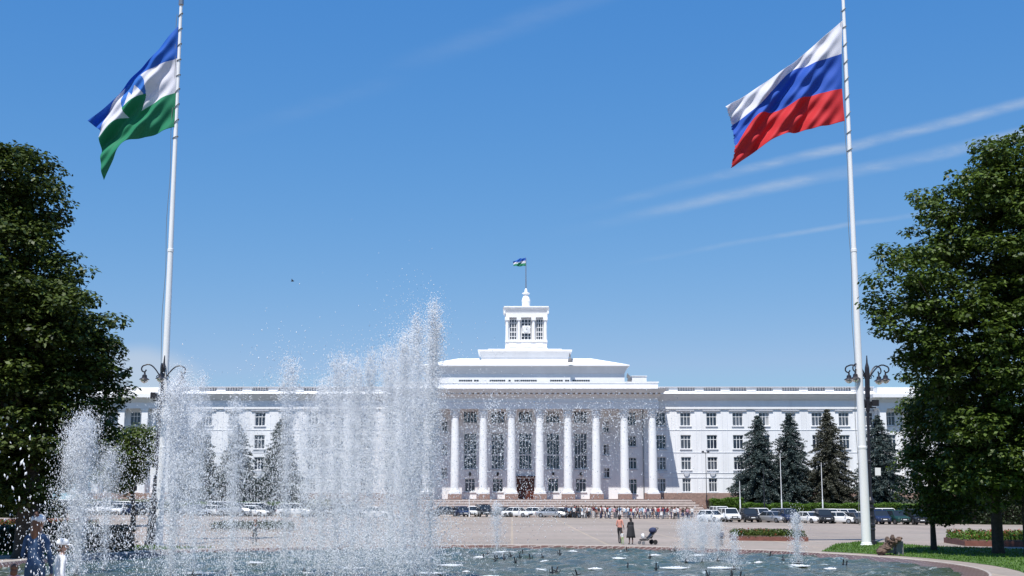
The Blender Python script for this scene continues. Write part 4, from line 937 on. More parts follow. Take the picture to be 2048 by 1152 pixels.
def make_car(kind):
    Lh = {'sedan': 2.3, 'suv': 2.35, 'hatch': 2.0, 'van': 2.4}[kind]; W = {'sedan': .88, 'suv': .95, 'hatch': .85, 'van': .93}[kind]
    Hh, belt = {'sedan': (1.45, .88), 'suv': (1.78, 1.08), 'hatch': (1.5, .92), 'van': (1.95, 1.12)}[kind]
    zb = {'sedan': .22, 'suv': .32, 'hatch': .22, 'van': .27}[kind]
    r = empty('parked_car', (0, 0, -50))
    b = MB()
    hood = belt-.10
    loft(b, [(-Lh, W*.82, W*.8, zb+.08, hood-.18), (-Lh+.12, W*.93, W*.88, zb, hood-.08), (-Lh+.6, W, W*.95, zb, hood), (-Lh+1.1, W, W, zb, belt), (Lh-1.0, W, W, zb, belt+.02), (Lh-.5, W, W*.96, zb, belt), (Lh-.1, W*.94, W*.9, zb, belt-.05), (Lh, W*.85, W*.8, zb+.1, belt-.25)])
    b.build('body', CARC['white'], r)
    cf = {'sedan': (-Lh+1.15, -Lh+1.75, Lh-1.35, Lh-.65), 'suv': (-Lh+1.05, -Lh+1.6, Lh-.5, Lh-.12), 'hatch': (-Lh+.95, -Lh+1.55, Lh-.6, Lh-.15), 'van': (-Lh+.7, -Lh+1.4, Lh-.25, Lh-.08)}[kind]
    g_ = MB(); zt_ = Hh-.07; g_.hexa([(-W*.93, cf[0], belt-.03), (W*.93, cf[0], belt-.03), (W*.93, cf[3], belt-.03), (-W*.93, cf[3], belt-.03)], [(-W*.76, cf[1], zt_), (W*.76, cf[1], zt_), (W*.76, cf[2], zt_), (-W*.76, cf[2], zt_)]); g_.build('windows', M['carglass'], r)
    rf = MB(); rf.hexa([(-W*.77, cf[1]-.04, zt_+.002), (W*.77, cf[1]-.04, zt_+.002), (W*.77, cf[2]+.04, zt_+.002), (-W*.77, cf[2]+.04, zt_+.002)], [(-W*.68, cf[1]+.1, Hh), (W*.68, cf[1]+.1, Hh), (W*.68, cf[2]-.08, Hh), (-W*.68, cf[2]-.08, Hh)])
    for sg in (-1, 1):    # pillars
        for (f0, f1) in ((0, 0), (.5, .5), (1, 1)):
            ya = cf[0]+(cf[3]-cf[0])*f0; yb = cf[1]+(cf[2]-cf[1])*f1; rf.tube([(sg*W*.94, ya, belt-.02), (sg*W*.775, yb, zt_+.02)], .04, 4)
    rf.build('roof', CARC['white'], r)
    for sx in (-1, 1):
        for y in (-Lh+.85, Lh-.85):
            rad = .36 if kind in ('suv', 'van') else .32; t = MB(); n = 18; xo, xi = sx*(W+.01), sx*(W-.2)
            c1 = [(xo, y+rad*math.cos(2*math.pi*i/n), rad+rad*math.sin(2*math.pi*i/n)) for i in range(n)]; c2 = [(xi, p[1], p[2]) for p in c1]
            t.add(c1+c2, [tuple(range(n)), tuple(range(n, 2*n))]+[(i, (i+1) % n, (i+1) % n+n, i+n) for i in range(n)]); to = t.build('wheel', M['tyre'], r)
            q = MB(); c1 = [(xo+sx*.012, y+rad*.6*math.cos(2*math.pi*i/n), rad+rad*.6*math.sin(2*math.pi*i/n)) for i in range(n)]; q.add(c1+[(xo-.01*sx, p[1], p[2]) for p in c1], [tuple(range(n))]+[(i, (i+1) % n, (i+1) % n+n, i+n) for i in range(n)]); q.build('rim', M['rim'], to)
        h = MB(); h.hexa([(sx*W*.5, -Lh+.02-.04, hood-.34), (sx*W*.84, -Lh+.06, hood-.32), (sx*W*.84, -Lh+.3, hood-.32), (sx*W*.5, -Lh+.3, hood-.34)], [(sx*W*.5, -Lh-.02+.03, hood-.2), (sx*W*.86, -Lh+.1, hood-.14), (sx*W*.86, -Lh+.3, hood-.14), (sx*W*.5, -Lh+.3, hood-.18)]); h.build('headlight', M['headlight'], r)
        h = MB(); h.box(min(sx*W*.62, sx*W*.86), max(sx*W*.62, sx*W*.86), Lh-.12, Lh+.012, belt-.35, belt-.12); h.build('tail_light', M['taillight'], r)
        h = MB(); h.box(min(sx*W, sx*(W+.16)), max(sx*W, sx*(W+.16)), cf[0]+.25, cf[0]+.38, belt-.02, belt+.12); h.build('mirror', CARC['white'], r)
    gr = MB(); gr.box(-W*.45, W*.45, -Lh-.01, -Lh+.1, hood-.42, hood-.22); gr.box(-W*.7, W*.7, -Lh+.0-.005, -Lh+.1, zb+.08, zb+.22); gr.build('grille', M['plastic'], r)
    pt = MB(); pt.box(-.26, .26, -Lh-.03, -Lh-.012, zb+.24, zb+.35); pt.build('number_plate', M['whitepaint'], r)
    return r
CARS = {k: make_car(k) for k in ('sedan', 'suv', 'hatch', 'van')}; used = set(); PROTO_KIDS = {k: list(kids(v)) for k, v in CARS.items()}; RIMS = {}
for k, ch in PROTO_KIDS.items():
    for c in ch: RIMS[c] = kids(c)
def set_col(o, m):
    for c in o.children:
        if c.name.split('.')[0] in ('body', 'roof', 'mirror'): c.material_slots[0].link = 'OBJECT'; c.material_slots[0].material = m
def place_car(kind, colr, u, v, Y, rot, label, group):
    if kind in used:
        o = CARS[kind].copy(); col.objects.link(o)
        for c in PROTO_KIDS[kind]:
            cc = c.copy(); col.objects.link(cc); cc.parent = o
            for d in RIMS[c]: e = d.copy(); col.objects.link(e); e.parent = cc
    else: used.add(kind); o = CARS[kind]
    x = xf(u, v, Y); o.location = (x, Y, gz(x, Y)+.005); o.rotation_euler = (0, 0, R(rot)); tag(o, label, 'car', group)
    bpy.context.view_layer.update(); set_col(o, CARC[colr])
KN = {'sedan': 'saloon car', 'suv': 'off-road car', 'hatch': 'small hatchback', 'van': 'van'}; ORD = ['first', 'second', 'third', 'fourth', 'fifth', 'sixth', 'seventh', 'eighth', 'ninth', 'tenth', 'eleventh', 'twelfth', 'thirteenth', 'fourteenth', 'fifteenth', 'sixteenth']
front = [(1424, 'hatch', 'white', 40), (1458, 'suv', 'white', 10), (1497, 'suv', 'black', 5), (1545, 'sedan', 'silver', 35), (1576, 'suv', 'dark_blue', 8), (1617, 'sedan', 'white', 30), (1645, 'suv', 'black', 5), (1683, 'hatch', 'white', 60), (1712, 'sedan', 'grey', 20), (1757, 'suv', 'dark_blue', 5), (1790, 'suv', 'dark_green', 15), (1830, 'van', 'black', 5)]
for i, (u, k, c, a) in enumerate(front): place_car(k, c, u, 1042, 173-i*.55, a, '%s %s, %s from left in front row right of steps' % (c.replace('_', ' '), KN[k], ORD[i]), 'cars parked before the right hedge')
back = [(1440, 'van', 'white', 8), (1520, 'suv', 'white', 20), (1556, 'hatch', 'white', 70), (1572, 'suv', 'silver', 80), (1632, 'sedan', 'dark_blue', 75), (1660, 'suv', 'white', 85), (1695, 'suv', 'white', 30), (1727, 'sedan', 'white', 80), (1770, 'van', 'white', 90), (1812, 'sedan', 'silver', 70)]
for i, (u, k, c, a) in enumerate(back): place_car(k, c, u, 1037, 179.3-i*.15, a, '%s %s, %s from left in rear row against right hedge' % (c.replace('_', ' '), KN[k], ORD[i]), 'cars parked before the right hedge')
mid = [(893, 'sedan', 'grey', 80), (923, 'hatch', 'dark_blue', 20), (946, 'hatch', 'white', 0), (967, 'suv', 'black', 15), (1012, 'sedan', 'grey', 40), (1034, 'sedan', 'white', 60), (1071, 'sedan', 'white', 70), (1104, 'sedan', 'silver', 70), (1130, 'sedan', 'white', 85), (1150, 'hatch', 'black', 60)]
for i, (u, k, c, a) in enumerate(mid): place_car(k, c, u, 1034, 193.5 if i % 2 else 195, a, '%s %s, %s from left of those before the portico' % (c.replace('_', ' '), KN[k], ORD[i]), 'cars parked before the portico steps')
left = [(112, 'sedan', 'silver', 70), (136, 'hatch', 'dark_blue', 20), (168, 'sedan', 'white', 30), (206, 'suv', 'white', 20), (238, 'hatch', 'white', 0), (262, 'sedan', 'dark_blue', 60), (290, 'suv', 'black', 10), (390, 'sedan', 'silver', 60), (430, 'sedan', 'white', 75), (470, 'suv', 'silver', 80), (505, 'sedan', 'white', 75), (548, 'sedan', 'grey', 75), (590, 'suv', 'white', 80), (640, 'sedan', 'grey', 70), (700, 'suv', 'silver', 30), (750, 'sedan', 'white', 85)]
for i, (u, k, c, a) in enumerate(left): place_car(k, c, u, 1026, 175.8+(i % 3)*.5, a, '%s %s, %s car from the left end of the row behind the spray' % (c.replace('_', ' '), KN[k], ORD[i]), 'cars parked behind the spray')
far_l = [(150, 'van', 'white', 88), (222, 'suv', 'silver', 80), (262, 'suv', 'white', 85), (450, 'van', 'white', 88), (520, 'suv', 'white', 88)]
for i, (u, k, c, a) in enumerate(far_l): place_car(k, c, u, 1020, 180.7, a, '%s %s, %s of the rear vehicles against the left hedge' % (c.replace('_', ' '), KN[k], ORD[i]), 'cars parked behind the spray')

# ------------------------------------------------------------------ people
CL = {c: mat('cloth_'+c, v, .85, noise=.12, nscale=14) for c, v in (('white', (.72, .72, .72)), ('black', (.02, .02, .024)), ('navy', (.025, .035, .09)), ('red', (.42, .03, .03)), ('pink', (.6, .33, .38)), ('salmon', (.58, .27, .21)), ('green', (.05, .16, .07)), ('light_green', (.38, .5, .24)),
      ('blue', (.04, .08, .16)), ('denim', (.05, .085, .14)), ('grey', (.25, .25, .26)), ('beige', (.5, .42, .32)), ('light_blue', (.35, .5, .65)), ('burgundy', (.15, .02, .035)), ('yellow', (.6, .48, .12)), ('purple', (.16, .06, .2)))}
HAIR = {c: mat('hair_'+c, v, .5, noise=.3, nscale=30, stretch=(6, 6, 1)) for c, v in (('dark', (.018, .013, .011)), ('brown', (.07, .035, .018)), ('reddish_brown', (.13, .05, .02)))}
SHOE = mat('shoe_dark', (.03, .028, .026), .5)
def human(pose, mats, parent, female=False, dress=False, k=1.0, fingers=True):
    """pose: dict l_arm/r_arm = (elbow offset, hand offset) from the shoulder, stride, lean. Faces -Y. One continuous skinned body."""
    hipw = .095 if female else .09; shw = .165 if female else .19
    st = pose.get('stride', .1); ln = pose.get('lean', 0.); tw = pose.get('turn', 0.)
    V = []; E = []; Rd = []
    def v(p, r, par=None):
        V.append(Vector(p)); Rd.append(r if isinstance(r, tuple) else (r, r))
        if par is not None: E.append((par, len(V)-1))
        return len(V)-1
    pel = v((0, 0, .93), (.15, .11)); wa = v((0, -ln*.3, 1.08), (.125 if female else .14, .095), pel); ch = v((0, -ln*.7, 1.27), (.155 if female else .175, .115), wa); nb = v((0, -ln, 1.42), (.085, .07), ch)
    nk = v((0, -ln-.01, 1.49), .052, nb); h1 = v((0, -ln-.03, 1.555), (.068, .075), nk); h2 = v((0, -ln-.025, 1.62), (.078, .095), h1); h3 = v((0, -ln-.01, 1.69), (.055, .065), h2)
    hands = []
    for sx, key in ((-1, 'r_arm'), (1, 'l_arm')):
        (ex, ey, ez), (hx, hy, hz) = pose.get(key, ((.06, .02, -.28), (.07, -.05, -.53)))
        s0 = v((sx*shw, -ln, 1.385), .058, nb); up_ = Vector((sx*(shw+ex), -ln+ey, 1.385+ez)); hd = Vector((sx*(shw+hx), -ln+hy, 1.385+hz))
        m0 = v(V[s0].lerp(up_, .5), .046, s0); e0 = v(up_, .039, m0); f0 = v(up_.lerp(hd, .4), .038, e0); w0 = v(hd, .026, f0)
        d = (hd-up_).normalized(); pm = v(hd+d*.05, (.036, .02), w0); tip = v(hd+d*.085, (.034, .016), pm); hands.append((V[pm].copy(), V[tip].copy(), d, sx))
    for sx in (-1, 1):
        fy = -st*sx; hp = v((sx*hipw, 0, .87), (.095 if female else .088, .095), pel); t = v((sx*(hipw+.005), fy*.25, .68), .075, hp); kn = v((sx*(hipw), fy*.5-.015, .49), .052, t)
        cf = v((sx*hipw, fy*.8+.01, .34), .052, kn); an = v((sx*hipw, fy+.02, .09), .036, cf); he = v((sx*hipw, fy-.02, .045), (.04, .04), an); to = v((sx*(hipw+.015), fy-.15, .03), (.042, .028), he)
    me = bpy.data.meshes.new('body'); me.from_pydata([p*k for p in V], E, []); o = bpy.data.objects.new('body', me); col.objects.link(o)
    md = o.modifiers.new('s', 'SKIN'); md.use_smooth_shade = True; sv = me.skin_vertices[0].data
    for i, r in enumerate(Rd): sv[i].radius = (r[0]*k, r[1]*k)
    for s_ in sv: s_.use_root = False
    sv[0].use_root = True
    sb = o.modifiers.new('u', 'SUBSURF'); sb.levels = 2; sb.render_levels = 2
    bpy.context.view_layer.update(); dg = bpy.context.evaluated_depsgraph_get(); m2 = bpy.data.meshes.new_from_object(o.evaluated_get(dg))
    bpy.data.objects.remove(o); vs = [tuple(x.co) for x in m2.vertices]; fs = [tuple(p.vertices) for p in m2.polygons]
    mb = MB(); mb.add(vs, fs); cuff = pose.get('sleeve', .5)
    sh = [Vector((sx*shw, -ln, 1.385))*k for sx in (-1, 1)]
    for i, f in enumerate(mb.f):
        c = Vector((0, 0, 0))
        for q in f: c += Vector(mb.v[q])
        c /= len(f); z = c.z/k; arm = abs(c.x)/k > shw+.02 or (abs(c.x)/k > .16 and z < 1.3 and z > .6)
        if z < .07: mi = 3
        elif z > 1.455: mi = 0
        elif arm and z > .55 and (c-sh[0 if c.x < 0 else 1]).length/k > cuff*.62: mi = 0
        elif z > (.98 if not dress else .3): mi = 1
        else: mi = 2 if not (dress and z < .5) else 0
        if arm and mi == 2: mi = 1 if (c-sh[0 if c.x < 0 else 1]).length/k < cuff*.62 else 0
        mb.m[i] = mi
    for (pm, tip, d, sx) in hands if fingers else []:
        side = d.cross(Vector((1, 0, 0))); side = side.normalized() if side.length > .2 else Vector((0, 1, 0)); pn = Vector((-sx, 0, 0)); pn = (pn-d*pn.dot(d)).normalized()
        for q, (off, L_) in enumerate(((-.024, .062), (-.008, .072), (.008, .067), (.023, .052))):
            b0 = tip+side*off-d*.01; b1 = b0+d*L_*.5+pn*.006; b2 = b1+d*L_*.32+pn*.018; b3 = b2+d*L_*.15+pn*.018; mb.tube([b0*k, b1*k, b2*k, b3*k], [.0088*k, .008*k, .0075*k, .006*k], 6, 0)
        t0 = pm-side*.022; t1 = t0-side*.024+d*.024+pn*.006; t2 = t1-side*.006+d*.026+pn*.01; mb.tube([t0*k, t1*k, t2*k], [.011*k, .0095*k, .007*k], 6, 0)
    hc = V[h2]*k
    for sx in (-1, 1): mb.ell((hc.x+sx*.031*k, hc.y-.088*k, hc.z-.005*k), (.012*k, .007*k, .008*k), 4, 8, 5); mb.ell((hc.x+sx*.078*k, hc.y+.005*k, hc.z-.015*k), (.012*k, .02*k, .03*k), 0, 8, 6)
    mb.ell((hc.x, hc.y-.098*k, hc.z-.035*k), (.012*k, .016*k, .022*k), 0, 8, 6); mb.ell((hc.x, hc.y-.088*k, hc.z-.072*k), (.024*k, .007*k, .006*k), 5, 8, 5)
    body = mb.build('body', mats+[M['eye'], LIP], parent, smooth=True)
    return body, hc
LIP = mat('lips', (.35, .12, .1), .5)
def hair(hc, k, long, m, parent, bun=False):
    mb = MB(); mb.ell((hc.x, hc.y+.018*k, hc.z+.022*k), (.092*k, .108*k, .092*k), 0, 16, 10)
    mb.v = [(x, y if not (y < hc.y-.05*k and z < hc.z+.045*k) else hc.y-.02*k, z) for x, y, z in mb.v]
    if long: mb.ell((hc.x, hc.y+.07*k, hc.z-.09*k), (.085*k, .055*k, long*k), 0, 14, 10, .04)
    if bun: mb.ell((hc.x, hc.y+.12*k, hc.z+.03*k), (.045*k,)*3, 0, 10, 8)
    return mb.build('hair', m, parent, smooth=True)
def skirt(z0, z1, r0, r1, m, parent, k=1., name='skirt', fl=.06):
    mb = MB(); n = 28; vs = []; lv = 7
    for j in range(lv):
        f = j/(lv-1); r = r0+(r1-r0)*f**.8; z = z0+(z1-z0)*f
        for i in range(n): a = 2*math.pi*i/n; q = r*(1+fl*f*math.sin(a*6)); vs.append((q*math.cos(a)*k, q*.8*math.sin(a)*k, z*k))
    fs = [(j*n+i, j*n+(i+1) % n, (j+1)*n+(i+1) % n, (j+1)*n+i) for j in range(lv-1) for i in range(n)]
    mb.add(vs, fs); o = mb.build(name, m, parent, smooth=True); sm = o.modifiers.new('t', 'SOLIDIFY'); sm.thickness = .012; return o
def person(loc, rz, label, pose, skin, top, bottom, hairm, k=1., female=False, long=0, dress=False, group=None, sk=None, bun=False):
    r = empty('person', loc, R(rz)); tag(r, label, 'person', group)
    b, hc = human(pose, [skin, top, bottom, SHOE], r, female, dress, k); hair(hc, k, long, hairm, r, bun)
    if sk: skirt(*sk, r, k)
    return r, hc
POSES = [dict(stride=.12), dict(stride=.22, l_arm=((.05, .1, -.26), (.03, -.04, -.5)), r_arm=((.05, -.08, -.27), (.02, -.26, -.44))),
         dict(stride=.03, l_arm=((.07, .02, -.27), (-.03, -.22, -.22)), r_arm=((.07, .02, -.27), (-.02, -.2, -.26))), dict(stride=.05, l_arm=((.08, .0, -.27), (.1, -.02, -.52)), r_arm=((.12, -.1, -.2), (.02, -.2, .05)), lean=.03), dict(stride=.08, lean=.05)]
protos = []
for i, ps in enumerate(POSES):
    fem = i in (1, 3, 4); r = empty('person', (0, 0, -60)); b, hc = human(ps, [M['skin'], CL['white'], CL['black'], SHOE], r, fem); h_ = hair(hc, 1, .16 if fem else 0, HAIR['dark'], r); kd = [b, h_]
    if i == 4: kd.append(skirt(1.0, .5, .14, .27, CL['black'], r))
    protos.append((r, kd, fem))
tops = ['white', 'black', 'white', 'navy', 'black', 'light_blue', 'pink', 'red', 'burgundy', 'grey', 'white']; bots = ['black', 'denim', 'grey', 'white', 'navy']
combos = [(t, b_, i) for t in tops for b_ in bots for i in range(2) if t != b_]; rnd.shuffle(combos); usedp = set()
def crowd_person(n, x, Y, rz):
    t, b_, h_i = combos[n % len(combos)]; i = n % 5; r, kd, fem = protos[i]
    if i in usedp:
        o = r.copy(); col.objects.link(o); ks = []
        for c in kd: cc = c.copy(); col.objects.link(cc); cc.parent = o; ks.append(cc)
    else: usedp.add(i); o = r; ks = kd
    z = gz(x, Y)+.004
    o.location = (x, Y, z); o.rotation_euler = (0, 0, R(rz)); s_ = rnd.uniform(.92, 1.06); o.scale = (s_, s_, s_)
    hc_ = ['dark', 'brown'][h_i]
    for ob, sl_, m in [(ks[0], 1, CL[t]), (ks[0], 2, CL[b_]), (ks[1], 0, HAIR[hc_])]+([(ks[2], 0, CL[b_])] if len(ks) > 2 else []): ob.material_slots[sl_].link = 'OBJECT'; ob.material_slots[sl_].material = m
    gar = 'skirt' if i == 4 else 'trousers'
    tag(o, '%s haired person in %s top and %s %s in the crowd' % (hc_, t.replace('_', ' '), b_, gar), 'person', 'crowd before the portico steps')
n = 0
for i in range(96):
    f = i/95.; u = 1128+f*250+rnd.uniform(-4, 4); Y = 189.5+rnd.choice([0, 1.2, 2.6, 4.0, 6.0])+rnd.uniform(-.4, .4)
    x = xf(u, 1036, Y)
    if any(abs(x-px_0) < .42 and abs(Y-py_0) < .55 for px_0, py_0 in CROWD) if i else False: x += .3; Y += .5
    if i == 0: CROWD = []
    CROWD.append((x, Y)); crowd_person(n, x, Y, rnd.choice([0, 180, 90, -90, 30, 150])+rnd.uniform(-25, 25)); n += 1
for (u, Y, z_i, rz) in ((1343, 200.3, 0, 180), (1322, 200.1, 0, 40)):
    crowd_person(n, xf(u, 1030, Y), Y-1, rz); n += 1
# the two women, the child and the pram at the far rim
def at(u, v): p = on_ground(u, v); return (p.x, p.y, .012+gz(p.x, p.y))
person(at(1240, 1087), 150, 'woman in a salmon blouse and dark trousers standing on the far side of the pool', dict(stride=.08, l_arm=((.05, .03, -.27), (.0, -.16, -.42)), r_arm=((.08, .02, -.26), (.06, -.12, -.46))), M['skin'], CL['salmon'], CL['black'], HAIR['dark'], 1.04, True, .12)
person(at(1245, 1089), 20, 'small child in white and light green standing in front of the woman in salmon', dict(stride=.05), M['skin'], CL['white'], CL['light_green'], HAIR['brown'], .46)
person(at(1262, 1089), 200, 'woman in a black dress standing behind the pushchair', dict(stride=.04, l_arm=((.05, -.06, -.26), (-.02, -.26, -.30)), r_arm=((.05, -.06, -.26), (.0, -.26, -.30))), M['skin'], CL['black'], CL['black'], HAIR['dark'], .97, True, .05, True, None, (1.25, .42, .17, .30, CL['black']), True)
person(at(509, 1091), 25, 'slim person in dark clothes standing at the far rim behind the left spray', dict(stride=.02, l_arm=((.1, -.02, -.2), (-.05, -.16, -.1)), r_arm=((.1, -.02, -.2), (-.05, -.16, -.12))), M['skin'], CL['black'], CL['black'], HAIR['reddish_brown'], .92, True, .18)
person(at(1444, 1092), 170, 'small child in a dark patterned coat at the pool rim behind the right jets', dict(stride=.05, lean=.06), M['skin'], CL['navy'], CL['black'], HAIR['brown'], .55, False, .05)
pr_ = empty('pushchair', at(1296, 1089.5), R(-68)); tag(pr_, 'black pushchair with reclined seat and white wheels beside the woman in black', 'pushchair')
q = MB(); q.hexa([(-.2, -.15, .32), (.2, -.15, .32), (.2, .2, .40), (-.2, .2, .40)], [(-.22, .02, .38), (.22, .02, .38), (.22, .48, .98), (-.22, .48, .98)]); q.build('seat', M['black'], pr_)
q = MB(); q.ell((0, .36, .86), (.25, .26, .20), n=14, m=8); q.build('hood', CL['navy'], pr_)
q = MB()
for sx in (-.24, .24): q.tube([(sx, .62, 1.02), (sx, .3, .62), (sx, -.42, .16)], .018, 6); q.tube([(sx, -.05, .5), (sx, .38, .15)], .018, 6)
q.tube([(-.24, .62, 1.02), (.24, .62, 1.02)], .02, 6); q.tube([(-.24, .38, .15), (.24, .38, .15)], .014, 6); q.build('frame', M['black'], pr_)
q = MB(); q.box(-.18, .18, -.5, -.05, .24, .34); q.build('footrest', M['plastic'], pr_)
for sx in (-.27, .27):
    for y, r0 in ((.38, .15), (-.46, .11)): q = MB(); q.tube([(sx-.02, y, r0), (sx+.02, y, r0)], r0, 14); q.build('wheel', M['rim'] if y < 0 else M['tyre'], pr_)
q = MB(); q.ell((0, -.36, .52), (.16, .1, .16), n=10, m=6, jit=.2); q.build('blanket', CL['white'], pr_)
# nearest figures, behind the falling drops at the lower left
def sun_hat(hc, k, parent, m, cap=False):
    mb = MB(); n = 24; c = (hc.x, hc.y+.01*k, hc.z+.015*k)
    mb.lathe([(.109*k, 0), (.112*k, .03*k), (.1*k, .075*k), (.065*k, .105*k), (.01, .115*k)], c, n)
    if cap:
        vs = []
        for i in range(13): a = math.pi+math.pi*i/12; vs += [(c[0]+.1*k*math.cos(a), c[1]+.1*k*math.sin(a), c[2]+.015*k), (c[0]+.1*k*math.cos(a), c[1]+.1*k*math.sin(a)+.09*k*math.sin(a), c[2]-.002*k)]
        mb.add(vs, [(2*i, 2*i+1, 2*i+3, 2*i+2) for i in range(12)])
    mb.build('hat', m, parent, smooth=True)
X1_ = xf(76, 1035, 20.5); pw_, hc = person((X1_, 20.5, .75), 165, 'woman with long brown hair, white cap and blue denim jacket at lower left', dict(stride=.08, l_arm=((.07, .0, -.27), (.05, -.2, -.3)), r_arm=((.08, .0, -.26), (.04, -.12, -.48)), sleeve=1.), M['skin'], CL['blue'], CL['denim'], HAIR['reddish_brown'], 1.0, True, .26)
sun_hat(hc, 1.0, pw_, CL['white'])
q = MB(); q.ell((.10, -.13, 1.12), (.1, .06, .13), n=12, m=8); q.tube([(-.12, -.08, 1.42), (.02, -.15, 1.3), (.1, -.15, 1.2)], .012, 5); o = q.build('shoulder_bag', CL['burgundy'], pw_)
X2_ = xf(122, 1080, 20.2); pc2, hc = person((X2_, 20.2, .75), 120, 'child in a pale cap and white shirt right of the woman in denim', dict(stride=.05, lean=.02, sleeve=.55), M['skin'], CL['white'], CL['beige'], HAIR['brown'], .79, False, .02)
sun_hat(hc, .85, pc2, CL['grey'] if False else CL['white'], True)
X3_ = xf(30, 1105, 19.6); pc3, hc = person((X3_, 19.6, .75), 200, 'small child in a pink and white outfit left of the woman in denim', dict(stride=.04, sleeve=.5), M['skin'], CL['pink'], CL['white'], HAIR['reddish_brown'], .60, True, .1)

# ------------------------------------------------------------------ fountain
def drops(pos, vel, rad, name, parent, seed, clearfrac=.35):
    """small stretched droplets; pos (n,3), vel (n,3) unit direction, rad (n,)"""
    n = len(pos); r4 = np.random.RandomState(seed)
    O = np.array([[1, 0, 0], [-1, 0, 0], [0, 1, 0], [0, -1, 0], [0, 0, 1], [0, 0, -1]], float)
    T = np.array([[4, 0, 2], [4, 2, 1], [4, 1, 3], [4, 3, 0], [5, 2, 0], [5, 1, 2], [5, 3, 1], [5, 0, 3]])
    st = r4.uniform(1.1, 3.4, n)*np.where(rad > .02, .5, 1.)
    d = vel/np.maximum(1e-6, np.linalg.norm(vel, axis=1))[:, None]; a = np.cross(d, r4.normal(size=(n, 3))); a /= np.linalg.norm(a, axis=1)[:, None]; b = np.cross(d, a)
    j = r4.uniform(.7, 1.3, (n, 6, 1))
    V = pos[:, None, :]+j*rad[:, None, None]*(O[None, :, 0:1]*a[:, None, :]+O[None, :, 1+0:2]*b[:, None, :]*1.0+O[None, :, 2:3]*d[:, None, :]*st[:, None, None])
    Fq = (T[None]+6*np.arange(n)[:, None, None]).reshape(-1, 3); mi = np.repeat((r4.rand(n) < clearfrac*.3).astype(int), 8)
    return npmesh(name, V.reshape(-1, 3), Fq, [M['drop'], M['clear']], mi, parent)
TOTAL = [0]
def jet(u, vtop, Y, wpx, n, seed, label, vbase=None, big=1., fallw=1.6, group='tall jets of the round fountain', cf=.35, lean=0., dens=1.):
    r4 = np.random.RandomState(seed); kx_ = Y/2630.; x = xf(u, 1000, Y); base = Vector((x, Y, -.1)); h = zf(vtop, Y)+.1
    root = empty('fountain_jet', base); tag(root, label, 'water jet', group)
    g = 9.81; wtop = wpx*kx_/2; n = int(n*dens*1.1)
    # pulsed launches: every pulse reaches its own height and leans its own way
    npul = 26; ph = h*(1-.6*r4.rand(npul)**1.3); ph[:3] = h*np.array([1, .985, .95]); pdx = r4.normal(0, .42, npul)*wtop; pdy = r4.normal(0, .42, npul)*wtop; pdx[:3] *= .25; pdy[:3] *= .25; pw = 1+1.6*(ph > h*.93)+.5*(ph > h*.75); pw /= pw.sum()
    k = r4.choice(npul, n, p=pw); hh = ph[k]*(1-.16*r4.rand(n)**1.5); vz = np.sqrt(2*g*hh); T2 = 2*vz/g
    q = r4.rand(n); t = T2*np.where(r4.rand(n) < .45, q*.5, .5+.5*q**1.0)
    # rising part stays narrow; falling part spreads into a veil
    tt = t/T2
    spread = np.where(tt < .5, .10+.75*tt, .48+(tt-.5)*fallw)
    z = vz*t-.5*g*t*t
    dx = pdx[k]*(tt*1.7)+np.clip(r4.normal(0, 1, n), -1.9, 1.9)*spread*wtop*.5+lean*tt*h; dy = pdy[k]*(tt*1.7)+np.clip(r4.normal(0, 1, n), -1.9, 1.9)*spread*wtop*.5
    pos = np.stack([dx, dy, z], 1)
    # clumping: pull drops toward random filament centres
    m = int(n*.68); nc = max(30, n//40); ci = r4.randint(0, n, nc); who = r4.randint(0, nc, m); pos[:m] = pos[ci[who]]+r4.normal(0, 1, (m, 3))*(np.abs(r4.normal(0, 1, (m, 1)))*.12+.015)*np.array([1, 1, 1.7])
    pos[:, 2] = np.maximum(pos[:, 2], .02)
    vel = np.stack([dx*.3, dy*.3, vz-g*t], 1)+r4.normal(0, .8, (n, 3))
    rad = (.0068+.009*r4.rand(n)**3+(.014*(r4.rand(n) < .012)))*big
    drops(pos, vel, rad, 'water_drops', root, seed, cf); TOTAL[0] += n
    ms = MB(); prf = []
    for f in np.linspace(0, 1, 15): prf.append((max(.02, wtop*(.25+.95*f**1.1)*math.sqrt(max(0, 1-f**5)))*1.0, .05+f*h*.97))
    ms.lathe(prf, (0, 0, 0), 14); ms.v = [(a_*(1+.22*math.sin(c_*2.1+seed+math.atan2(b_, a_)*2)), b_*(1+.22*math.cos(c_*1.7+seed)), c_) for a_, b_, c_ in ms.v]; ms.build('mist', M['mist'], root)
    nz_ = MB(); nz_.lathe([(.08, -.1), (.08, .03), (.04, .05), (.03, .14), (.02, .16)], (0, 0, 0), 10); nz_.build('nozzle', M['black'], root)
    return root
